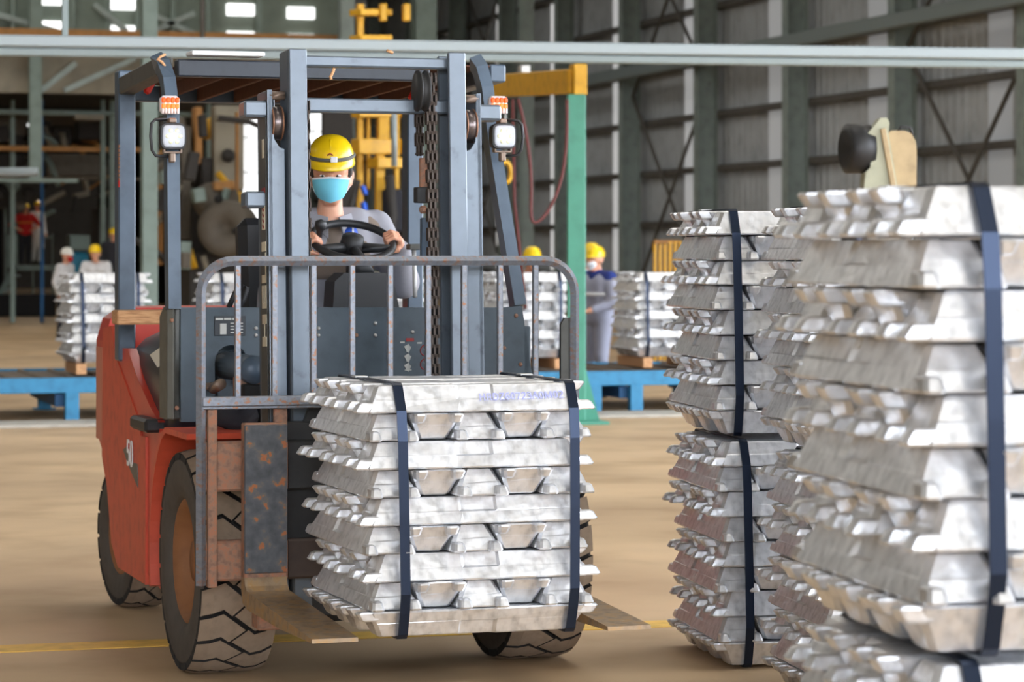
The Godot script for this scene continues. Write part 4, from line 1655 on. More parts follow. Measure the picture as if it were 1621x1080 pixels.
	b.box(Vector3(0.26, 8.0, 0.03), cb + Vector3(0, 4.0, 0.1), Basis(), 0.004)
	b.box(Vector3(0.26, 8.0, 0.03), cb + Vector3(0, 4.0, -0.1), Basis(), 0.004)
	b.box(Vector3(0.03, 8.0, 0.2), cb + Vector3(0, 4.0, 0), Basis(), 0.004)
	b.box(Vector3(3.0, 0.08, 0.3), cb + Vector3(-0.6, -0.03, 0), Basis(), 0.01)
	struct("trim_column", b, M.column_green)
	# the pale double rail that crosses the whole picture above the truck
	var ra := at(-60, 64, 23.6)
	var rb := at(1680, 87, 25.4)
	var rail := Node3D.new()
	rail.name = "trim_rail"
	rail.set_meta("kind", "structure")
	add_child(rail, true)
	b = B.new()
	var ext := (rb - ra) * 0.35
	ra -= ext
	rb += ext
	b.beam(ra, rb, 0.13, 0.10, Vector3.UP, 0.015)
	part("upper_rail", b, M.pale_steel, rail)
	b = B.new()
	b.beam(ra + Vector3(0, -0.088, -0.02), rb + Vector3(0, -0.088, -0.02), 0.09, 0.072, Vector3.UP, 0.012)
	part("lower_rail", b, M.pipe_grey, rail)
	for px in [105, 1700, -40]:
		var p := at(px, 60, 24.0)
		b = B.new()
		b.box(Vector3(0.05, 7.0, 0.05), Vector3(p.x, p.y + 3.5, p.z - 0.1), Basis(), 0.004)
		part("hanger", b, M.pipe_grey, rail)


func build_lights():
	glow("unseen_skylight", Color(1, 0.99, 0.97), 2.0)
	glow("window_glow", Color(1, 1, 1), 2.2)


func build_conveyor():
	var xl := at(-60, 600, 26.8).x
	var xr := at(1500, 600, 29.5).x
	var t := thing("roller_conveyor", "long low blue steel conveyor with dark roller deck carrying the row of ingot bundles", "conveyor", Vector3(0, 0, 0))
	var z0 := -27.0
	var z1 := -29.2
	var w := xr - xl
	for z in [z0, z1]:
		var b := B.new()
		b.box(Vector3(w, 0.145, 0.08), Vector3((xl + xr) / 2.0, 0.345, z), Basis(), 0.008)
		part("side_beam", b, M.blue_paint, t)
	var d := B.new()
	d.box(Vector3(w, 0.02, z0 - z1 - 0.1), Vector3((xl + xr) / 2.0, 0.385, (z0 + z1) / 2.0), Basis(), 0.004)
	part("deck", d, M.deck, t)
	var x := xl + 0.15
	while x < xr - 0.1:
		var r := B.new(true)
		r.lathe([Vector2(0, 0), Vector2(0.035, 0.0), Vector2(0.035, 2.08), Vector2(0, 2.08)], 8, Transform3D(rotx(-PI / 2), Vector3(x, 0.385, z0 - 0.06)))
		part("roller", r, M.deck, t)
		x += 0.3
	for px in [111, 330, 560, 800, 1010, 1085, 1300, 1480]:
		var p := at(px, 600, 27.0)
		for z in [z0, z1]:
			var l := B.new()
			l.box(Vector3(0.13, 0.28, 0.1), Vector3(p.x, 0.14, z), Basis(), 0.006)
			l.box(Vector3(0.22, 0.015, 0.18), Vector3(p.x, 0.0075, z), Basis(), 0.003)
			part("leg", l, M.blue_paint, t)
		var c := B.new()
		c.box(Vector3(0.12, 0.12, z0 - z1 - 0.1), Vector3(p.x - 0.09, 0.2, (z0 + z1) / 2.0), Basis(), 0.006)
		part("cross_bar", c, M.blue_dark, t)


func build_crane():
	# green jib crane with yellow boom
	var p := at(912, 400, 26.6)
	var t := thing("jib_crane", "green square crane column with a yellow swing boom, right of the forklift", "crane", Vector3(p.x, 0, p.z), deg_to_rad(0))
	var top := EYE + (400 - 150) / F * 26.6
	var b := B.new()
	b.box(Vector3(0.17, top, 0.17), Vector3(0, top / 2.0, 0), roty(deg_to_rad(-14)), 0.008)
	part("column", b, M.green_paint, t)
	b = B.new()
	b.box(Vector3(0.5, 0.03, 0.5), Vector3(0, 0.015, 0), Basis(), 0.004)
	for a in 4:
		b.prism([Vector2(0.08, 0.03), Vector2(0.22, 0.03), Vector2(0.08, 0.55)], -0.008, 0.008, Transform3D(roty(a * PI / 2 + deg_to_rad(-14))))
	part("base_plate", b, M.green_paint, t)
	b = B.new()
	b.box(Vector3(0.13, 0.29, 0.16), Vector3(0.02, top + 0.14, 0), Basis(), 0.01)
	part("swing_head", b, M.crane_yellow, t)
	# the boom runs to the left and away
	var q := at(772, 137, 30.0) - t.position
	var s := Vector3(-0.02, top + 0.125, 0)
	b = B.new()
	b.beam(s, q, 0.12, 0.23, Vector3.UP, 0.01)
	part("boom", b, M.crane_yellow, t)
	b = B.new()
	var m := s.lerp(q, 0.55)
	b.box(Vector3(0.1, 0.08, 0.12), m + Vector3(0, 0.15, 0), Basis(), 0.01)
	part("trolley", b, M.bolt, t)
	b = B.new(true)
	var path := []
	for k in 25:
		var u := k / 24.0
		path.append(Vector3(lerpf(-0.12, -0.62, u) + sin(u * 9.0) * 0.06, top - 0.05 - sin(u * PI) * 1.15, 0.1))
	b.tube(path, 0.016, 6)
	part("hose", b, M.hose_red, t)
	b = B.new(true)
	b.tube([Vector3(-0.62, top - 0.05, 0.0), Vector3(-0.6, top - 1.0, 0.0), Vector3(-0.5, top - 2.0, 0.02)], 0.016, 6)
	part("hose", b, M.hose_red, t)
	# hoist hook block hanging from the boom end
	b = B.new(true)
	var hk := at(800, 270, 29.5) - t.position
	b.tube([hk + Vector3(0, 1.0, 0), hk + Vector3(0, 0.1, 0)], 0.012, 6)
	part("hoist_rope", b, M.bolt, t)
	b = B.new(true)
	var ring := []
	for k in 14:
		var a := TAU * k / 14.0
		ring.append(hk + Vector3(cos(a) * 0.06, sin(a) * 0.11 - 0.02, 0))
	b.tube(ring, 0.025, 8, true)
	part("hook", b, M.crane_yellow, t)

	# yellow lifting machine behind the driver
	var d := 33.0
	var o := at(605, 400, d)
	t = thing("lifting_machine", "yellow steel gantry machine with hanging grab, seen through the mast behind the driver", "machine", Vector3(o.x, 0, o.z))
	for v in [[570, 10, 20, 390], [583, 6, 170, 300], [606, 18, 90, 245], [601, 14, 220, 400], [643, 9, 100, 300], [628, 8, 165, 300]]:
		var hi := at(v[0], v[2], d)
		var lo := at(v[0], v[3], d)
		b = B.new()
		b.beam(lo - t.position, hi - t.position, v[1] / F * d, v[1] / F * d, Vector3(0, 0, 1), 0.01)
		part("upright", b, M.crane_yellow, t)
	for v in [[562, 232, 650, 232, 24], [590, 258, 655, 258, 16], [562, 180, 650, 180, 12], [562, 20, 612, 20, 10], [562, 60, 612, 60, 8]]:
		var l := at(v[0], v[1], d - 0.2)
		var r2 := at(v[2], v[3], d + 0.2)
		b = B.new()
		b.beam(l - t.position, r2 - t.position, 0.2, v[4] / F * d, Vector3.UP, 0.01)
		part("cross_beam", b, M.crane_yellow, t)
	b = B.new(true)
	var cy := at(624, 215, d - 0.4) - t.position
	b.tube([cy + Vector3(0, 0.3, 0), cy + Vector3(0, -0.35, 0)], 0.035, 8)
	part("cylinder", b, M.pale_steel, t)
	b = B.new(true)
	var g := at(600, 340, d - 0.2) - t.position
	b.tube([g + Vector3(-0.25, 0.4, 0), g + Vector3(-0.33, 0.1, 0), g + Vector3(-0.3, -0.25, 0)], 0.04, 8)
	part("cable", b, M.machine_dark, t)
	b = B.new(true)
	b.tube([g + Vector3(0.12, 0.45, 0), g + Vector3(0.15, 0.0, 0.05), g + Vector3(0.1, -0.4, 0)], 0.06, 8)
	part("cable", b, M.machine_dark, t)
	b = B.new()
	b.box(Vector3(0.3, 0.5, 0.3), g + Vector3(0.22, 0.05, -0.2), Basis(), 0.03)
	b.box(Vector3(0.22, 0.3, 0.3), g + Vector3(-0.05, -0.3, -0.2), Basis(), 0.03)
	part("gearbox", b, M.cloth_dark, t)
	b = B.new()
	b.box(Vector3(0.05, 0.12, 0.1), g + Vector3(-0.19, 0.28, 0.05), rotz(0.4), 0.02)
	b.box(Vector3(0.06, 0.3, 0.1), g + Vector3(-0.17, 0.0, 0.05), rotz(0.2), 0.02)
	part("hose_guard", b, M.badge_blue, t)
	b = B.new(true)
	b.tube([g + Vector3(0.42, 0.15, 0), g + Vector3(0.42, -0.45, 0)], 0.03, 8)
	part("cylinder", b, M.pale_steel, t)
	b = B.new()
	for sx in [-0.3, 0.3]:
		b.box(Vector3(0.12, 1.7, 0.14), Vector3(sx, 0.85, 0), Basis(), 0.01)
	b.box(Vector3(1.0, 0.06, 0.8), Vector3(0, 0.03, 0), Basis(), 0.01)
	part("base_frame", b, M.crane_yellow, t)
	for sx in [570, 606, 643]:
		var h2 := at(sx, 20, d) - t.position
		b = B.new()
		b.box(Vector3(0.08, 0.2, 0.1), h2, Basis(), 0.01)
		part("upper_clamp", b, M.crane_yellow, t)


# ---------- the furnace bay and the things at the back ----------
func boxat(b: B, px0: float, py0: float, px1: float, py1: float, d: float, depth: float, origin := Vector3.ZERO, bev := 0.02):
	# a box d metres off that shows from one pixel corner to the other
	var p := at(px0, py0, d)
	var q := at(px1, py1, d)
	var c := (p + q) / 2.0 - origin
	var w := absf(px1 - px0) / F * d
	var h := absf(p.y - q.y)
	b.box(Vector3(w, h, depth), c, Basis(), bev)


func build_bay():
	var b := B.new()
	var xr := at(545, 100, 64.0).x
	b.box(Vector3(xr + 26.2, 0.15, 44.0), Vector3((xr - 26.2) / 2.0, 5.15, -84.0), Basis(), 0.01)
	struct("ceiling_bay_unseen", b, M.black_wall)  # roof not seen, placed to keep the bay dark
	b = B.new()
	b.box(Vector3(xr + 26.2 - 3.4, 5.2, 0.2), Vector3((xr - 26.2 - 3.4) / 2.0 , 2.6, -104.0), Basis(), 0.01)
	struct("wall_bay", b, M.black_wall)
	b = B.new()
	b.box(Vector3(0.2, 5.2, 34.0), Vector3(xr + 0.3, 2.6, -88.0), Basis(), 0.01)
	struct("wall_bay_side_unseen", b, M.black_wall)  # side wall not seen, placed to keep light out of the bay
	# bright tall opening with bars in the far wall, and a smaller one
	var spots := [[384, 188, 412, 405], [490, 178, 509, 232]]
	for w in spots:
		var f := Node3D.new()
		f.name = numbered("window", self)
		f.set_meta("kind", "structure")
		add_child(f, true)
		b = B.new()
		boxat(b, w[0], w[1], w[2], w[3], 70.0, 0.05, Vector3.ZERO, 0.01)
		part("pane", b, M.window_glow, f)
		b = B.new()
		for y in [w[1], w[1] + 30.0, w[1] + 85.0, w[3]]:
			boxat(b, w[0], y - 1.0, w[2], y + 1.0, 69.9, 0.08, Vector3.ZERO, 0.005)
		for x in [w[0], w[0] + 6.0, w[2]]:
			boxat(b, x - 0.8, w[1], x + 0.8, w[3], 69.9, 0.08, Vector3.ZERO, 0.005)
		part("window_frame", b, M.column_green, f)

	var d := 64.5
	var base := func(px): 
		var p := at(px, 400, d)
		return Vector3(p.x, 0, p.z)
	# frame of the mezzanine along the bay front
	var t := thing("mezzanine_frame", "grey and blue steel mezzanine frame across the dark bay at far left", "steel frame", base.call(100))
	for q in [[-20, 148, 190, 157, M.blue_dark], [-20, 176, 420, 184, M.column_green], [-20, 232, 250, 240, M.rust_beam], [-20, 281, 250, 285, M.machine]]:
		b = B.new()
		boxat(b, q[0], q[1], q[2], q[3], d, 0.3, t.position)
		part("beam", b, q[4], t)
	for q in [[163, 4], [178, 5], [20, 4], [330, 4]]:
		b = B.new()
		boxat(b, q[0] - q[1], 150, q[0] + q[1], 400 + EYE * F / d, d, 0.12, t.position)
		part("post", b, M.column_green, t)
	b = B.new()
	boxat(b, 64, 150, 69, 400 + EYE * F / d, d, 0.1, t.position)
	part("post", b, M.blue_dark, t)
	b = B.new()
	boxat(b, 118, 181, 164, 190, d - 0.4, 0.2, t.position)
	part("hood_panel", b, M.hood, t)
	t = thing("overhead_hoist", "bright blue hoist beam hanging behind the forklift's overhead guard", "hoist", at(340, 154, 46.0))
	b = B.new()
	boxat(b, 308, 148, 372, 161, 46.0, 0.5, t.position)
	part("hoist_beam", b, M.blue_paint, t)
	b = B.new(true)
	b.tube([Vector3(-0.2, 0.05, 0), Vector3(-0.2, 3.0, 0)], 0.04, 6)
	part("hanger_rod", b, M.girt, t)
	# pale duct at the left edge
	b = B.new(true)
	b.tube([at(-60, 273, 48.0), at(56, 272, 48.0), at(60, 272, 48.0)], 0.075, 14)
	tag(part("air_duct", b, M.pale_steel), "pale round duct at far left above the worker in red", "duct")
	# casting machines: dark blocks with pans and pipes
	t = thing("casting_machine", "dark brown casting machine with pans and pipes in the bay at left", "machine", base.call(60))
	var rr := RandomNumberGenerator.new()
	rr.seed = 77
	for q in [[-20, 190, 40, 215], [12, 200, 36, 236], [66, 192, 80, 236], [82, 200, 112, 232], [120, 195, 158, 222], [150, 330, 182, 395], [70, 245, 160, 280], [-20, 245, 60, 268], [-10, 296, 10, 330]]:
		b = B.new()
		boxat(b, q[0], q[1], q[2], q[3], d + 4.5, rr.randf_range(0.5, 1.2), t.position)
		part("machine_block", b, [M.machine, M.machine_dark, M.machine_dark][rr.randi() % 3], t)
	for q in [[10, 195, 22, 240], [70, 200, 82, 235], [98, 210, 104, 238]]:
		b = B.new(true)
		b.tube([at(q[0], q[1], d + 3.4) - t.position, at(q[2], q[3], d + 3.4) - t.position], 0.07, 8)
		part("chute", b, M.hood, t)
	b = B.new()
	boxat(b, 108, 372, 140, 396, d + 4.0, 0.6, t.position)
	part("control_box", b, M.column_green, t)
	b = B.new(true)
	b.lathe([Vector2(0, 0), Vector2(0.3, 0), Vector2(0.32, 0.5), Vector2(0.28, 0.6), Vector2(0, 0.62)], 20, Transform3D(Basis(), at(120, 440, d + 3.0) - t.position))
	part("tank", b, M.cyan, t)
	# machine block hidden by the truck: furnace drum and frames
	t = thing("tilting_furnace", "brownish round furnace drum with yellow posts, seen between forklift pillar and mast", "furnace", base.call(350))
	b = B.new(true)
	var c := at(362, 362, 50.0) - t.position
	b.lathe([Vector2(0, -0.5), Vector2(0.42, -0.5), Vector2(0.5, -0.4), Vector2(0.5, 0.4), Vector2(0.42, 0.5), Vector2(0.14, 0.5), Vector2(0.12, 0.44), Vector2(0, 0.44)], 28, Transform3D(rotx(PI / 2) * rotz(0.3), c))
	part("furnace_drum", b, M.machine, t)
	b = B.new(true)
	b.lathe([Vector2(0, -0.3), Vector2(0.33, -0.3), Vector2(0.33, 0.3), Vector2(0.1, 0.32), Vector2(0, 0.3)], 24, Transform3D(rotx(PI / 2) * rotz(-0.2), at(342, 318, 50.5) - t.position))
	part("furnace_drum", b, M.machine, t)
	b = B.new(true)
	b.lathe([Vector2(0, 0), Vector2(0.07, 0), Vector2(0.07, 0.1), Vector2(0, 0.1)], 12, Transform3D(rotx(PI / 2), at(345, 315, 49.6) - t.position))
	b.lathe([Vector2(0, 0), Vector2(0.06, 0), Vector2(0.06, 0.1), Vector2(0, 0.1)], 12, Transform3D(rotx(PI / 2), at(372, 366, 49.3) - t.position))
	part("port", b, M.slot, t)
	for q in [[306, 170, 318, 260, M.rust_beam], [370, 178, 375, 410, M.rust_beam], [252, 260, 256, 420, M.rust_beam], [336, 168, 384, 300, M.hood], [284, 200, 300, 380, M.machine], [300, 330, 330, 400, M.machine_dark], [316, 250, 334, 330, M.machine_dark], [390, 395, 420, 420, M.machine_dark]]:
		b = B.new()
		boxat(b, q[0], q[1], q[2], q[3], 51.5, 0.4, t.position)
		part("frame_plate", b, q[4], t)
	b = B.new()
	boxat(b, 290, 400, 410, 400 + EYE * F / 51.0, 51.0, 1.2, t.position)
	part("furnace_base", b, M.machine_dark, t)
	for q in [[300, 395, 0.06], [322, 405, 0.05], [392, 400, 0.05], [270, 390, 0.07]]:
		b = B.new(true)
		b.tube([at(q[0], q[1], 50.0) - t.position, at(q[0] + 8, q[1] + 30, 50.0) - t.position], q[2], 8)
		part("pipe", b, M.crane_yellow if q[0] % 4 == 0 else M.hood, t)
	# pipes, valves and brackets about the furnace and the casting machine
	rr.seed = 4
	var cm: Node3D = get_node("casting_machine")
	for k in 78:
		var near := k % 2 == 0
		var o: Node3D = t if near else cm
		var dd := rr.randf_range(49.0, 52.5) if near else rr.randf_range(66.5, 71.0)
		var px := rr.randf_range(252.0, 412.0) if near else rr.randf_range(0.0, 176.0)
		var py := rr.randf_range(175.0, 425.0) if near else rr.randf_range(210.0, 340.0)
		if near and px > 378.0 and py < 395.0:
			px -= 110.0
		var m: Material = [M.machine, M.machine_dark, M.hood, M.machine_dark, M.rust_beam, M.machine, M.column_green, M.crane_yellow if near else M.machine_dark][rr.randi() % 8]
		var pc := at(px, py, dd) - o.position
		if k % 3 == 0:
			b = B.new(true)
			var dirv := Vector3(rr.randf_range(-0.5, 0.5), rr.randf_range(-0.5, 0.5), 0.1)
			b.tube([pc - dirv, pc - dirv * 0.3 + Vector3(0.05, 0.04, 0), pc + dirv * rr.randf_range(0.3, 1.0)], rr.randf_range(0.03, 0.08), 8)
			part("pipe", b, m, o)
		elif k % 3 == 1:
			b = B.new()
			b.box(Vector3(rr.randf_range(0.08, 0.4), rr.randf_range(0.08, 0.5), 0.3), pc, rotz(rr.randf_range(-0.3, 0.3)), 0.02)
			part("bracket", b, m, o)
		else:
			b = B.new(true)
			var q := rr.randf_range(0.06, 0.18)
			b.lathe([Vector2(0, -q), Vector2(q, -q), Vector2(q * 1.15, 0), Vector2(q, q), Vector2(0, q)], 12, Transform3D(rotx(rr.randf_range(0.6, 1.6)) * rotz(rr.randf_range(-0.6, 0.6)), pc))
			part("valve", b, m, o)
	# dark tall partition behind the driver
	b = B.new()
	boxat(b, 509, 176, 558, 420, 48.0, 0.2)
	tag(part("partition_panel", b, M.machine_dark), "tall dark grey partition panel behind the driver's helmet", "partition")
	# two lamps out of view, placed to light the worker in red
	for px in [56, 272]:
		var lp := at(px, 100, 76.0)
		b = B.new()
		b.box(Vector3(0.25, 0.06, 1.6), Vector3.ZERO, Basis(), 0.01)
		var lm := part("unseen_bay_lamp", b, M.window_glow)
		lm.position = Vector3(lp.x, 5.042, lp.z)
		tag(lm, "unseen lamp placed to light the furnace bay " + ("at far left" if px == 56 else "behind the forklift"), "lamp")
		var al := AreaLight3D.new()
		al.name = "unseen_bay_lamp_light"
		al.area_size = Vector2(0.25, 1.6)
		al.light_energy = 14.0
		al.light_color = Color(1, 0.93, 0.82)
		al.area_range = 60.0
		al.shadow_enabled = true
		lm.add_child(al)
		al.position = Vector3(0, -0.05, 0)
		al.rotation = Vector3(-PI / 2, 0, 0)
	# low dark wall on the bay floor
	b = B.new()
	boxat(b, -60, 466, 87, 501, 71.0, 0.5)
	struct("trim_plinth", b, M.black_wall)
	# raised platform with stairs and rail
	var pd := 73.0
	var pp := at(45, 400, pd)
	t = thing("work_platform", "grey steel platform with stairs and rail under the worker in red", "platform", Vector3(pp.x, 0, pp.z))
	b = B.new()
	boxat(b, 22, 420, 86, 428, pd, 1.6, t.position)
	part("deck_plate", b, M.column_green, t)
	for q in [24, 52, 84]:
		b = B.new()
		boxat(b, q - 1.2, 424, q + 1.2, 400 + EYE * F / pd, pd, 0.1, t.position)
		part("leg", b, M.column_green, t)
	b = B.new()
	for q in [[64, 376, 66, 424], [82, 370, 84, 424], [64, 374, 84, 377]]:
		boxat(b, q[0], q[1], q[2], q[3], pd - 0.7, 0.04, t.position, 0.004)
	part("railing", b, M.column_green, t)
	b = B.new()
	boxat(b, 12, 372, 28, 424, pd - 0.5, 0.1, t.position)
	part("side_sheet", b, M.column_green, t)
	for k in 6:
		b = B.new()
		boxat(b, -16 + k * 6.0, 490 - k * 11.0, 0 + k * 6.0, 493 - k * 11.0, pd - 0.4, 0.7, t.position, 0.01)
		part("stair_tread", b, M.pipe_grey, t)
	b = B.new()
	b.beam(at(-14, 490, pd - 0.8) - t.position, at(24, 424, pd - 0.8) - t.position, 0.14, 0.05)
	b.beam(at(8, 300, pd - 0.8) - t.position, at(10, 470, pd - 0.8) - t.position, 0.05, 0.05)
	part("stringer", b, M.column_green, t)

	# floor fan with cream guard cover at right, behind the nearest stack
	var fd := 19.0
	var fp := at(1400, 400, fd)
	t = thing("drum_fan", "cream and tan industrial fan on a stand, above the nearest ingot stack", "fan", Vector3(fp.x, 0, fp.z), deg_to_rad(-16))
	var fo := func(px, py, dz): return Vector3((px - 1400.0) / F * fd, EYE - (py - HY) / F * fd, dz)
	b = B.new()
	var pts := []
	for q in [[1402, 320], [1402, 214], [1408, 208], [1430, 208], [1440, 213], [1446, 224], [1448, 240], [1447, 320]]:
		var v: Vector3 = fo.call(q[0], q[1], 0)
		pts.append(Vector2(v.x, v.y))
	b.prism(pts, -0.22, 0.10)
	part("housing", b, M.fan_tan, t)
	b = B.new()
	pts = []
	for q in [[1362, 320], [1366, 274], [1374, 266], [1375, 228], [1370, 212], [1384, 196], [1390, 188], [1400, 188], [1404, 196], [1402, 214], [1410, 260], [1420, 320]]:
		var v: Vector3 = fo.call(q[0], q[1], 0)
		pts.append(Vector2(v.x, v.y))
	b.prism(pts, -0.1, 0.14)
	part("cover", b, M.fan_cream, t)
	b = B.new()
	b.beam(fo.call(1393, 205, 0.15), fo.call(1412, 310, 0.15), 0.035, 0.03)
	part("strap", b, M.fan_tan, t)
	b = B.new(true)
	b.lathe([Vector2(0, 0), Vector2(0.165, 0.0), Vector2(0.165, 0.15), Vector2(0.12, 0.17), Vector2(0, 0.10)], 28, Transform3D(rotz(PI / 2) * rotx(0.25), fo.call(1374, 236, 0)))
	part("fan_ring", b, M.black_plastic, t)
	b = B.new(true)
	b.lathe([Vector2(0, 0), Vector2(0.026, 0.0), Vector2(0.024, 0.04), Vector2(0, 0.05)], 14, Transform3D(rotz(PI / 2) * rotx(0.6), fo.call(1362, 236, 0.12)))
	part("hub", b, M.white, t)
	b = B.new()
	var top: Vector3 = fo.call(1400, 318, 0)
	b.box(Vector3(0.09, top.y, 0.09), Vector3(0, top.y / 2.0, 0), Basis(), 0.01)
	b.box(Vector3(0.7, 0.05, 0.6), Vector3(0, 0.025, 0), Basis(), 0.01)
	part("stand", b, M.machine_dark, t)
	b = B.new(true)
	b.tube([fo.call(1420, 210, -0.04), fo.call(1428, 200, -0.04), fo.call(1442, 202, -0.04), fo.call(1446, 214, -0.04)], 0.012, 6)
	part("handle", b, M.black_plastic, t)
	# yellow gate of bars beyond the right-hand workers
	var gp := at(1056, 400, 42.0)
	t = thing("yellow_gate", "yellow barred safety gate behind the rightmost conveyor bundle", "gate", Vector3(gp.x, 0, gp.z))
	b = B.new()
	boxat(b, 1034, 380, 1078, 386, 42.0, 0.06, t.position, 0.01)
	boxat(b, 1034, 556, 1078, 562, 42.0, 0.06, t.position, 0.01)
	part("gate_frame", b, M.rust_beam, t)
	for k in 6:
		b = B.new()
		boxat(b, 1034 + k * 8.0, 382, 1039 + k * 8.0, 400 + EYE * F / 42.0, 42.0, 0.05, t.position, 0.008)
		part("gate_bar", b, M.crane_yellow, t)


# ---------- people ----------
func helmet_mesh(s := 1.0) -> ArrayMesh:
	var b := B.new(true)
	var rings := []
	for l in [[-0.004, 1.0], [0.0, 1.03], [0.012, 1.0], [0.045, 0.97], [0.08, 0.85], [0.105, 0.66], [0.12, 0.42], [0.126, 0.15]]:
		var ring := []
		for k in 24:
			var a := TAU * k / 24.0
			var r: float = l[1]
			var z := sin(a) * 0.125 * r
			if l[0] < 0.01:
				z += maxf(0.0, sin(a)) * 0.032
			ring.append(Vector3(cos(a) * 0.104 * r, l[0] - (maxf(0.0, sin(a)) * 0.012 if l[0] < 0.01 else 0.0), z) * s)
		rings.append(ring)
	b.loft(rings)
	return b.done()


func figure(label: String, pos: Vector3, turn: float, o: Dictionary) -> Node3D:
	var t := thing("person", label, "person", pos, turn)
	var sc: float = o.get("scale", 1.0)
	var bend: float = o.get("bend", 0.0)
	var hip := Vector3(0, 0.90, 0)
	var up := func(v: Vector3): return hip + rotx(bend) * (v - hip)
	var hands: Array = o.get("hands", [Vector3(-0.27, 0.80, 0.06), Vector3(0.27, 0.80, 0.06)])
	var elb: Array = o.get("elbows", [Vector3(-0.27, 1.08, -0.04), Vector3(0.27, 1.08, -0.04)])
	var step: float = o.get("step", 0.03)
	var sh := [up.call(Vector3(-0.185, 1.36, 0)), up.call(Vector3(0.185, 1.36, 0))]
	var body := []
	var top := []
	var legs := []
	var head: Vector3 = up.call(Vector3(0, 1.56, 0.02)) + Vector3(0, 0, 0.02)
	body.append([up.call(Vector3(0, 1.40, -0.01)), head + Vector3(0, -0.05, -0.01), 0.055, 0.052])
	body.append([head + Vector3(0, 0.03, -0.02), head + Vector3(0, 0.03, 0.015), 0.086, 0.082])
	body.append([head + Vector3(0, -0.03, 0.03), head + Vector3(0, -0.085, 0.045), 0.056, 0.042])
	body.append([head + Vector3(0, 0.0, 0.09), head + Vector3(0, -0.03, 0.105), 0.012, 0.016])
	for s in [-1, 1]:
		body.append([head + Vector3(s * 0.085, 0.0, -0.01), head + Vector3(s * 0.085, -0.03, -0.012), 0.016, 0.014])
	for s in 2:
		var g := -1.0 if s == 0 else 1.0
		var tor := [[up.call(Vector3(g * 0.075, 1.30, 0)), up.call(Vector3(g * 0.07, 1.02, 0.0)), 0.115, 0.105], [up.call(Vector3(g * 0.07, 1.02, 0)), hip + Vector3(g * 0.075, 0.02, 0), 0.105, 0.118]]
		var arm := [[sh[s], elb[s], 0.062, 0.048], [elb[s], elb[s].lerp(hands[s], 0.85), 0.046, 0.034]]
		var hip_s := Vector3(g * 0.09, 0.90, 0)
		var knee := Vector3(g * 0.10, 0.49, 0.02 + g * step)
		var ank := Vector3(g * 0.11, 0.09, -0.02 + g * step)
		var leg := [[hip_s, knee, 0.095, 0.062], [knee, ank, 0.060, 0.042]]
		body += tor + arm + leg
		body.append([elb[s].lerp(hands[s], 0.85), hands[s], 0.03, 0.036])
		var dir: Vector3 = (hands[s] - elb[s]).normalized()
		for f in 4:
			var off := Vector3(0, 0, (f - 1.5) * 0.02)
			body.append([hands[s] + dir * 0.03 + off, hands[s] + dir * (0.085 - absf(f - 1.4) * 0.008) + off + Vector3(-g * 0.015, 0, 0), 0.011, 0.009])
		body.append([hands[s] + Vector3(0, 0, 0.025), hands[s] + dir * 0.045 + Vector3(0, 0, 0.05), 0.012, 0.010])
		body.append([ank, ank + Vector3(0, -0.04, 0.12), 0.042, 0.035])
		for q in tor:
			top.append([q[0], q[1], q[2] + 0.016, q[3] + 0.018])
		for q in (arm if o.get("long_sleeves", true) else [arm[0]]):
			top.append([q[0], q[1], q[2] + 0.014, q[3] + 0.014])
		for q in leg:
			legs.append([q[0], q[1], q[2] + 0.014, q[3] + 0.022])
		legs.append([hip_s + Vector3(0, 0.12, 0), hip_s, 0.115, 0.115])
	obj("body", nets(body, o.get("cell", 0.022), 0.025), M.skin, t)
	obj("jacket", nets(top, 0.024, 0.04), o.top, t)
	obj("trousers", nets(legs, 0.024, 0.03), o.bottom, t)
	for s in 2:
		var g := -1.0 if s == 0 else 1.0
		var ank := Vector3(g * 0.11, 0.07, -0.02 + g * step)
		obj("boot", nets([[ank, ank + Vector3(0, -0.02, 0.12), 0.056, 0.045], [ank + Vector3(0, 0.1, 0), ank, 0.052, 0.055]], 0.02, 0.03), M.boot, t)
	var hm := obj("helmet", helmet_mesh(), o.helmet, t)
	hm.position = head + Vector3(0, 0.045, 0.0)
	hm.rotation.x = o.get("nod", 0.0)
	if o.get("yoke"):
		obj("shoulder_yoke", nets([[sh[0], sh[1], 0.085, 0.085], [up.call(Vector3(0, 1.3, -0.02)), up.call(Vector3(0, 1.36, 0)), 0.13, 0.11]], 0.024, 0.03), o.yoke, t)
	if o.get("stripe"):
		var b := B.new(true)
		var ring := []
		for k in 20:
			var a := TAU * k / 20.0
			ring.append(up.call(Vector3(cos(a) * 0.212, 1.18, sin(a) * 0.138)))
		b.tube(ring, 0.022, 6, true)
		part("reflective_stripe", b, o.stripe, t)
	if o.get("mask"):
		obj("face_mask", nets([[head + Vector3(-0.03, -0.045, 0.07), head + Vector3(0.03, -0.045, 0.07), 0.04, 0.04], [head + Vector3(0, -0.04, 0.09), head + Vector3(0, -0.08, 0.075), 0.03, 0.03]], 0.015, 0.02), o.mask, t)
	t.scale = Vector3.ONE * sc
	return t


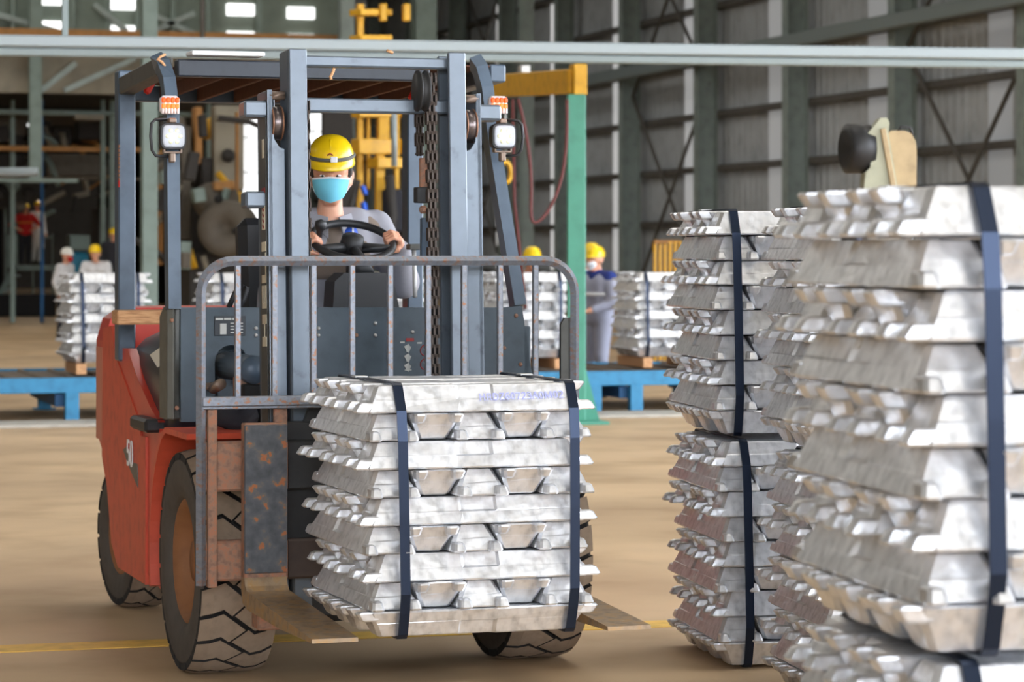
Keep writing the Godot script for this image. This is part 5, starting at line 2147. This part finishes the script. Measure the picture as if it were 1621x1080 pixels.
func build_people():
	var p := at(946, 400, 31.2)
	figure("person in grey overalls with navy shoulders and yellow helmet, right of the green crane column", Vector3(p.x, 0, p.z), deg_to_rad(-60), {"top": M.overall_grey, "bottom": M.overall_grey, "helmet": M.helmet, "yoke": M.cloth_navy, "stripe": M.white, "cell": 0.018, "scale": 0.97, "mask": M.mask_white, "hands": [Vector3(-0.12, 1.02, 0.26), Vector3(0.14, 1.0, 0.28)], "elbows": [Vector3(-0.26, 1.08, 0.02), Vector3(0.27, 1.08, 0.04)]})
	p = at(931, 400, 32.4)
	figure("person in a yellow helmet half hidden by the green crane column", Vector3(p.x, 0, p.z), deg_to_rad(30), {"top": M.overall_grey, "bottom": M.overall_grey, "helmet": M.helmet, "cell": 0.02, "scale": 0.99})
	p = at(830, 400, 32.5)
	figure("person bending behind the fourth conveyor bundle, only the yellow helmet showing", Vector3(p.x, 0, p.z), deg_to_rad(10), {"top": M.cloth_dark, "bottom": M.cloth_dark, "helmet": M.helmet, "bend": 0.25, "scale": 0.98})
	p = at(40, 400, 73.2)
	figure("person in a red shirt and yellow helmet, hands on hips, on the far left platform", Vector3(p.x, EYE - 20.0 / F * 73.0, p.z), deg_to_rad(5), {"top": M.cloth_red, "bottom": M.cloth_dark, "helmet": M.helmet, "stripe": M.cloth_orange, "long_sleeves": false, "scale": 0.93, "hands": [Vector3(-0.17, 0.98, 0.10), Vector3(0.17, 0.98, 0.10)], "elbows": [Vector3(-0.40, 1.12, -0.02), Vector3(0.40, 1.12, -0.02)]})
	p = at(59, 400, 73.7)
	figure("person in white jacket and yellow helmet behind the worker in red on the platform", Vector3(p.x, EYE - 19.0 / F * 73.0, p.z), deg_to_rad(40), {"top": M.cloth_white, "bottom": M.cloth_white, "helmet": M.helmet, "scale": 0.96, "mask": M.cloth_dark})
	p = at(103, 400, 52.0)
	figure("person in a white helmet and dark clothes standing behind the leftmost conveyor bundle", Vector3(p.x, 0, p.z), deg_to_rad(50), {"top": M.cloth_white, "bottom": M.cloth_dark, "helmet": M.helmet_white, "scale": 0.98, "mask": M.cloth_red})
	p = at(155, 400, 50.0)
	figure("person in white leaning forward, yellow helmet just above the leftmost conveyor bundle", Vector3(p.x, 0, p.z), deg_to_rad(-20), {"top": M.cloth_white, "bottom": M.cloth_dark, "helmet": M.helmet, "bend": 0.3, "scale": 1.03, "hands": [Vector3(-0.2, 0.9, 0.45), Vector3(0.2, 0.9, 0.45)], "elbows": [Vector3(-0.26, 1.06, 0.25), Vector3(0.26, 1.06, 0.25)]})
	p = at(179, 400, 62.5)
	figure("person in dark clothes and yellow helmet, just left of the forklift's left rear pillar", Vector3(p.x, 0.45, p.z), deg_to_rad(0), {"top": M.cloth_dark, "bottom": M.cloth_dark, "helmet": M.helmet, "scale": 0.98})
	var bx := B.new()
	bx.box(Vector3(1.2, 0.45, 1.2), Vector3.ZERO, Basis(), 0.02)
	var pl := part("platform_block", bx, M.machine_dark)
	tag(pl, "dark low block in the bay under the farthest worker in dark clothes", "platform")
	pl.position = Vector3(p.x, 0.225, p.z)
	build_driver()


func build_driver():
	var t := thing("person", "forklift driver in grey jacket, yellow helmet and light blue face mask, holding the steering wheel", "person", truck.transform * Vector3(0.0, 0.0, 0.0), truck.rotation.y)
	var org := Vector3(0.03, 1.17, -1.20)
	t.position = truck.transform * org
	var L := func(px, py, z): return fz(px, py, z) - org
	var eye: Vector3 = L.call(523, 279, -0.98)
	var hb := roty(deg_to_rad(-16)) * rotx(deg_to_rad(4))
	var H := func(x, y, z): return eye + hb * (Vector3(x, y, z) + Vector3(0, 0, -0.085))
	var nb: Vector3 = L.call(521, 345, -1.08)
	var head := []
	head.append([H.call(0, 0.035, -0.045), H.call(0, 0.035, 0.02), 0.084, 0.080])
	head.append([H.call(0, -0.01, 0.035), H.call(0, -0.075, 0.048), 0.058, 0.044])
	for s in [-1, 1]:
		head.append([H.call(s * 0.045, -0.03, 0.0), H.call(s * 0.014, -0.100, 0.056), 0.040, 0.026])
		head.append([H.call(s * 0.040, -0.022, 0.055), H.call(s * 0.036, -0.03, 0.05), 0.028, 0.028])
		head.append([H.call(s * 0.014, 0.020, 0.088), H.call(s * 0.048, 0.021, 0.072), 0.011, 0.010])
		head.append([H.call(s * 0.080, 0.005, -0.012), H.call(s * 0.080, -0.035, -0.010), 0.016, 0.011])
		head.append([H.call(s * 0.086, 0.012, -0.018), H.call(s * 0.088, -0.01, -0.020), 0.009, 0.009])
	head.append([H.call(0, 0.006, 0.090), H.call(0, -0.036, 0.110), 0.009, 0.014])
	head.append([H.call(-0.012, -0.038, 0.098), H.call(0.012, -0.038, 0.098), 0.010, 0.010])
	head.append([H.call(-0.016, -0.066, 0.088), H.call(0.016, -0.066, 0.088), 0.008, 0.008])
	head.append([H.call(0, -0.06, -0.01), nb + Vector3(0, -0.02, 0), 0.047, 0.060])
	# torso, arms and legs under the clothes
	var bones := []
	var sh := [L.call(450, 362, -1.14), L.call(594, 360, -1.14)]
	var elb := [L.call(446, 440, -0.98), L.call(637, 446, -0.98)]
	var wc := fz(558, 382, -0.76) - org
	var wb := rotx(deg_to_rad(27))
	var hp := [wc + wb * Vector3(-0.168, 0, 0.01), wc + wb * Vector3(0.168, 0, -0.01)]
	var wr := [hp[0] + Vector3(-0.05, -0.045, -0.045), hp[1] + Vector3(0.05, -0.045, -0.045)]
	var hips := Vector3(0, 0.09, -0.02)
	for s in 2:
		var g := -1.0 if s == 0 else 1.0
		bones.append([nb + Vector3(g * 0.075, -0.15, -0.03), hips + Vector3(g * 0.06, 0.16, 0), 0.115, 0.11])
		bones.append([hips + Vector3(g * 0.06, 0.16, 0), hips + Vector3(g * 0.08, 0, 0), 0.11, 0.12])
		bones.append([sh[s], elb[s], 0.055, 0.045])
		bones.append([elb[s], wr[s], 0.043, 0.028])
		bones.append([hips + Vector3(g * 0.09, 0, 0), Vector3(g * 0.17, 0.06, 0.42), 0.09, 0.065])
		bones.append([Vector3(g * 0.17, 0.06, 0.42), Vector3(g * 0.16, -0.36, 0.48), 0.06, 0.045])
	var st := SurfaceTool.new()
	st.begin(Mesh.PRIMITIVE_TRIANGLES)
	st.append_from(nets(bones + [head[head.size() - 1], [nb + Vector3(0, -0.02, 0), nb + Vector3(0, -0.12, -0.03), 0.062, 0.08]], 0.014, 0.03), 0, Transform3D())
	st.append_from(nets(head, 0.0048, 0.012), 0, Transform3D())
	for s in 2:
		var g := -1.0 if s == 0 else 1.0
		var o: Vector3 = wb * Vector3(g, 0, 0)
		var n: Vector3 = wb * Vector3(0, 1, 0)
		var tg: Vector3 = wb * Vector3(0, 0, 1)
		var c: Vector3 = hp[s]
		var hand := []
		hand.append([wr[s], c + o * 0.036 - n * 0.012 - tg * 0.008, 0.027, 0.024])
		for f in 4:
			var off: Vector3 = tg * ((1.5 - f) * 0.0195)
			var ln: float = [0.92, 1.0, 0.97, 0.84][f]
			hand.append([c + o * 0.036 - n * 0.014 + off * 0.8, c + o * 0.030 + n * 0.014 + off, 0.014, 0.0105])
			hand.append([c + o * 0.030 + n * 0.014 + off, c + o * 0.002 + n * 0.029 * ln + off, 0.0105, 0.0092])
			hand.append([c + o * 0.002 + n * 0.029 * ln + off, c - o * 0.024 * ln + n * 0.012 + off, 0.0092, 0.0085])
			hand.append([c - o * 0.024 * ln + n * 0.012 + off, c - o * 0.022 * ln - n * 0.010 + off, 0.0085, 0.0078])
		hand.append([c + o * 0.034 - n * 0.015 + tg * 0.02, c + o * 0.018 - n * 0.022 + tg * 0.048, 0.013, 0.011])
		hand.append([c + o * 0.018 - n * 0.022 + tg * 0.048, c - o * 0.006 - n * 0.024 + tg * 0.058, 0.011, 0.0085])
		st.append_from(nets(hand, 0.0036, 0.005), 0, Transform3D())
	obj("body", st.commit(), M.skin, t)
	# eyes and brows
	for s in [-1, 1]:
		var b := B.new(true)
		var ec: Vector3 = H.call(s * 0.031, 0.002, 0.084)
		b.loft(ellipsoid(ec, Vector3(0.015, 0.0062, 0.008), hb))
		var ey := part("eye", b, M.white, t)
		b = B.new(true)
		b.loft(ellipsoid(H.call(s * 0.031 - 0.002, 0.001, 0.0885), Vector3(0.0062, 0.0058, 0.005), hb))
		part("iris", b, M.eye_dark, ey)
		b = B.new(true)
		b.tube([H.call(s * 0.016, 0.022, 0.098), H.call(s * 0.034, 0.026, 0.092), H.call(s * 0.050, 0.020, 0.080)], [0.003, 0.0036, 0.002], 6)
		part("eyebrow", b, M.hair, t)
	obj("hair", nets([[H.call(0, 0.02, -0.06), H.call(0, 0.03, -0.02), 0.090, 0.090], [H.call(-0.072, 0.0, -0.02), H.call(-0.070, 0.03, 0.03), 0.020, 0.02], [H.call(0.072, 0.0, -0.02), H.call(0.070, 0.03, 0.03), 0.020, 0.02]], 0.008, 0.015), M.hair, t)
	# helmet with grey lamp band
	var hm := obj("helmet", helmet_mesh(0.97), M.helmet, t)
	hm.transform = Transform3D(hb * rotx(deg_to_rad(6)), H.call(0, 0.052, -0.004))
	var b := B.new(true)
	var ring := []
	for k in 28:
		var a := TAU * k / 28.0
		ring.append(Vector3(cos(a) * 0.0965, 0.036 - sin(a) * 0.008, sin(a) * 0.116))
	b.tube(ring, 0.0095, 6, true)
	part("lamp_band", b, M.band_grey, hm)
	b = B.new()
	b.box(Vector3(0.030, 0.024, 0.012), Vector3(0.016, 0.032, 0.124), roty(0.1), 0.003)
	part("head_lamp", b, M.white, hm)
	b = B.new(true)
	b.tube([Vector3(0, 0.070, 0.104), Vector3(0, 0.085, 0.094), Vector3(0, 0.11, 0.066)], 0.004, 6)
	part("helmet_ridge", b, M.helmet, hm)
	b = B.new(true)
	b.tube([Vector3(-0.012, 0.050, 0.120), Vector3(0, 0.058, 0.119), Vector3(0.012, 0.050, 0.120)], 0.003, 5)
	part("helmet_emblem", b, M.decal_red, hm)
	# pleated mask with white upper edge
	b = B.new(true)
	var g0 := []
	var g1 := []
	for v in 9:
		var fv := v / 8.0
		var r0 := []
		var r1 := []
		for u in 13:
			var fu := u / 12.0 * 2.0 - 1.0
			var a := fu * 1.25
			var half := lerpf(0.078, 0.056, fv * fv)
			var fwd := lerpf(0.100, 0.094, fv) + sin(fv * PI) * 0.022 * (1.0 - fu * fu) + (0.003 if v % 2 == 0 else 0.0)
			var y := lerpf(-0.013, -0.112, fv) + (1.0 - absf(fu)) * 0.008 * (1.0 - fv) + absf(fu) * 0.022 * fv
			var z := fwd * cos(a * 0.82)
			r0.append(H.call(sin(a) / sin(1.25) * half, y, z + 0.012))
			r1.append(H.call(sin(a) / sin(1.25) * half * 0.97, y, z + 0.009))
		g0.append(r0)
		g1.append(r1)
	var mo: Vector3 = H.call(0, -0.05, 0.0)
	for v in 8:
		for u in 12:
			b.quad_out(g0[v][u], g0[v][u + 1], g0[v + 1][u + 1], g0[v + 1][u], mo)
			b.quad_out(g1[v][u], g1[v + 1][u], g1[v + 1][u + 1], g1[v][u + 1], mo + hb * Vector3(0, 0, 0.5))
	var mk := part("face_mask", b, M.mask_blue, t)
	b = B.new(true)
	b.tube(g0[0], 0.0048, 6)
	part("mask_edge", b, M.mask_white, mk)
	for s in [-1, 1]:
		b = B.new(true)
		var e0: Vector3 = g0[1][0] if s < 0 else g0[1][12]
		var e1: Vector3 = g0[6][0] if s < 0 else g0[6][12]
		b.tube([e0, H.call(s * 0.088, 0.0, -0.015), H.call(s * 0.088, -0.035, -0.02), e1], 0.0016, 5)
		part("ear_loop", b, M.mask_white, mk)
	# jacket: grey with brown chest panels, collar, badge
	var jk := []
	for i in bones.size():
		var q: Array = bones[i]
		if i % 6 < 4:
			jk.append([q[0], q[1], q[2] + 0.022, q[3] + 0.02])
	jk.append([sh[0].lerp(nb, 0.45), sh[1].lerp(nb, 0.45), 0.07, 0.07])
	var jacket := obj("jacket", nets(jk, 0.015, 0.04), M.shirt_grey, t)
	obj("chest_panel", nets([[nb + Vector3(-0.11, -0.20, 0.058), nb + Vector3(0.12, -0.20, 0.058), 0.062, 0.062], [nb + Vector3(-0.10, -0.13, 0.045), nb + Vector3(0.11, -0.13, 0.045), 0.055, 0.055]], 0.012, 0.02), M.shirt_brown, jacket)
	obj("shoulder_panel", nets([[sh[1] + Vector3(-0.075, 0.02, 0.03), sh[1] + Vector3(-0.015, -0.02, 0.045), 0.055, 0.05]], 0.012, 0.02), M.shirt_brown, jacket)
	for s in [-1, 1]:
		b = B.new()
		b.prism([Vector2(0, 0), Vector2(s * 0.07, 0.035), Vector2(s * 0.075, -0.005), Vector2(s * 0.045, -0.055), Vector2(s * 0.012, -0.10)], 0.0, 0.008, Transform3D(rotx(-0.5) * roty(s * 0.45), nb + Vector3(s * 0.022, 0.0, 0.072)))
		part("collar", b, M.shirt_grey, jacket)
	obj("undershirt", nets([[nb + Vector3(0, -0.04, 0.0), nb + Vector3(0, -0.12, 0.02), 0.068, 0.08]], 0.01, 0.02), M.shirt_brown, jacket)
	var tr := []
	for i in bones.size():
		var q: Array = bones[i]
		if i % 6 >= 4:
			tr.append([q[0], q[1], q[2] + 0.018, q[3] + 0.018])
	tr.append([hips + Vector3(-0.07, 0.02, 0), hips + Vector3(0.07, 0.02, 0), 0.135, 0.135])
	obj("trousers", nets(tr, 0.02, 0.03), M.overall_grey, t)
	for s in [-1, 1]:
		obj("boot", nets([[Vector3(s * 0.16, -0.36, 0.46), Vector3(s * 0.16, -0.39, 0.60), 0.055, 0.045]], 0.015, 0.02), M.boot, t)
	b = B.new(true)
	var bc: Vector3 = L.call(556, 369, -0.955)
	b.lathe([Vector2(0, 0), Vector2(0.029, 0), Vector2(0.028, 0.004), Vector2(0, 0.005)], 24, Transform3D(rotx(PI / 2), bc))
	var badge := part("badge", b, M.badge_blue, jacket)
	var tm := TextMesh.new()
	tm.text = "THACO"
	tm.font_size = 16
	tm.pixel_size = 0.00085
	tm.depth = 0.001
	obj("badge_text", tm, M.white, badge).position = bc + Vector3(0, -0.006, 0.0055)
	b = B.new()
	b.box(Vector3(0.008, 0.022, 0.001), bc + Vector3(0.006, 0.012, 0.0055), Basis(), 0.0003)
	part("badge_bar", b, M.white, badge)


func ellipsoid(c: Vector3, r: Vector3, bas: Basis) -> Array:
	var rings := []
	for i in range(1, 8):
		var v := PI * i / 8.0
		var ring := []
		for k in 12:
			var a := TAU * k / 12.0
			ring.append(c + bas * Vector3(r.x * sin(v) * cos(a), r.y * cos(v), r.z * sin(v) * sin(a)))
		rings.append(ring)
	return rings
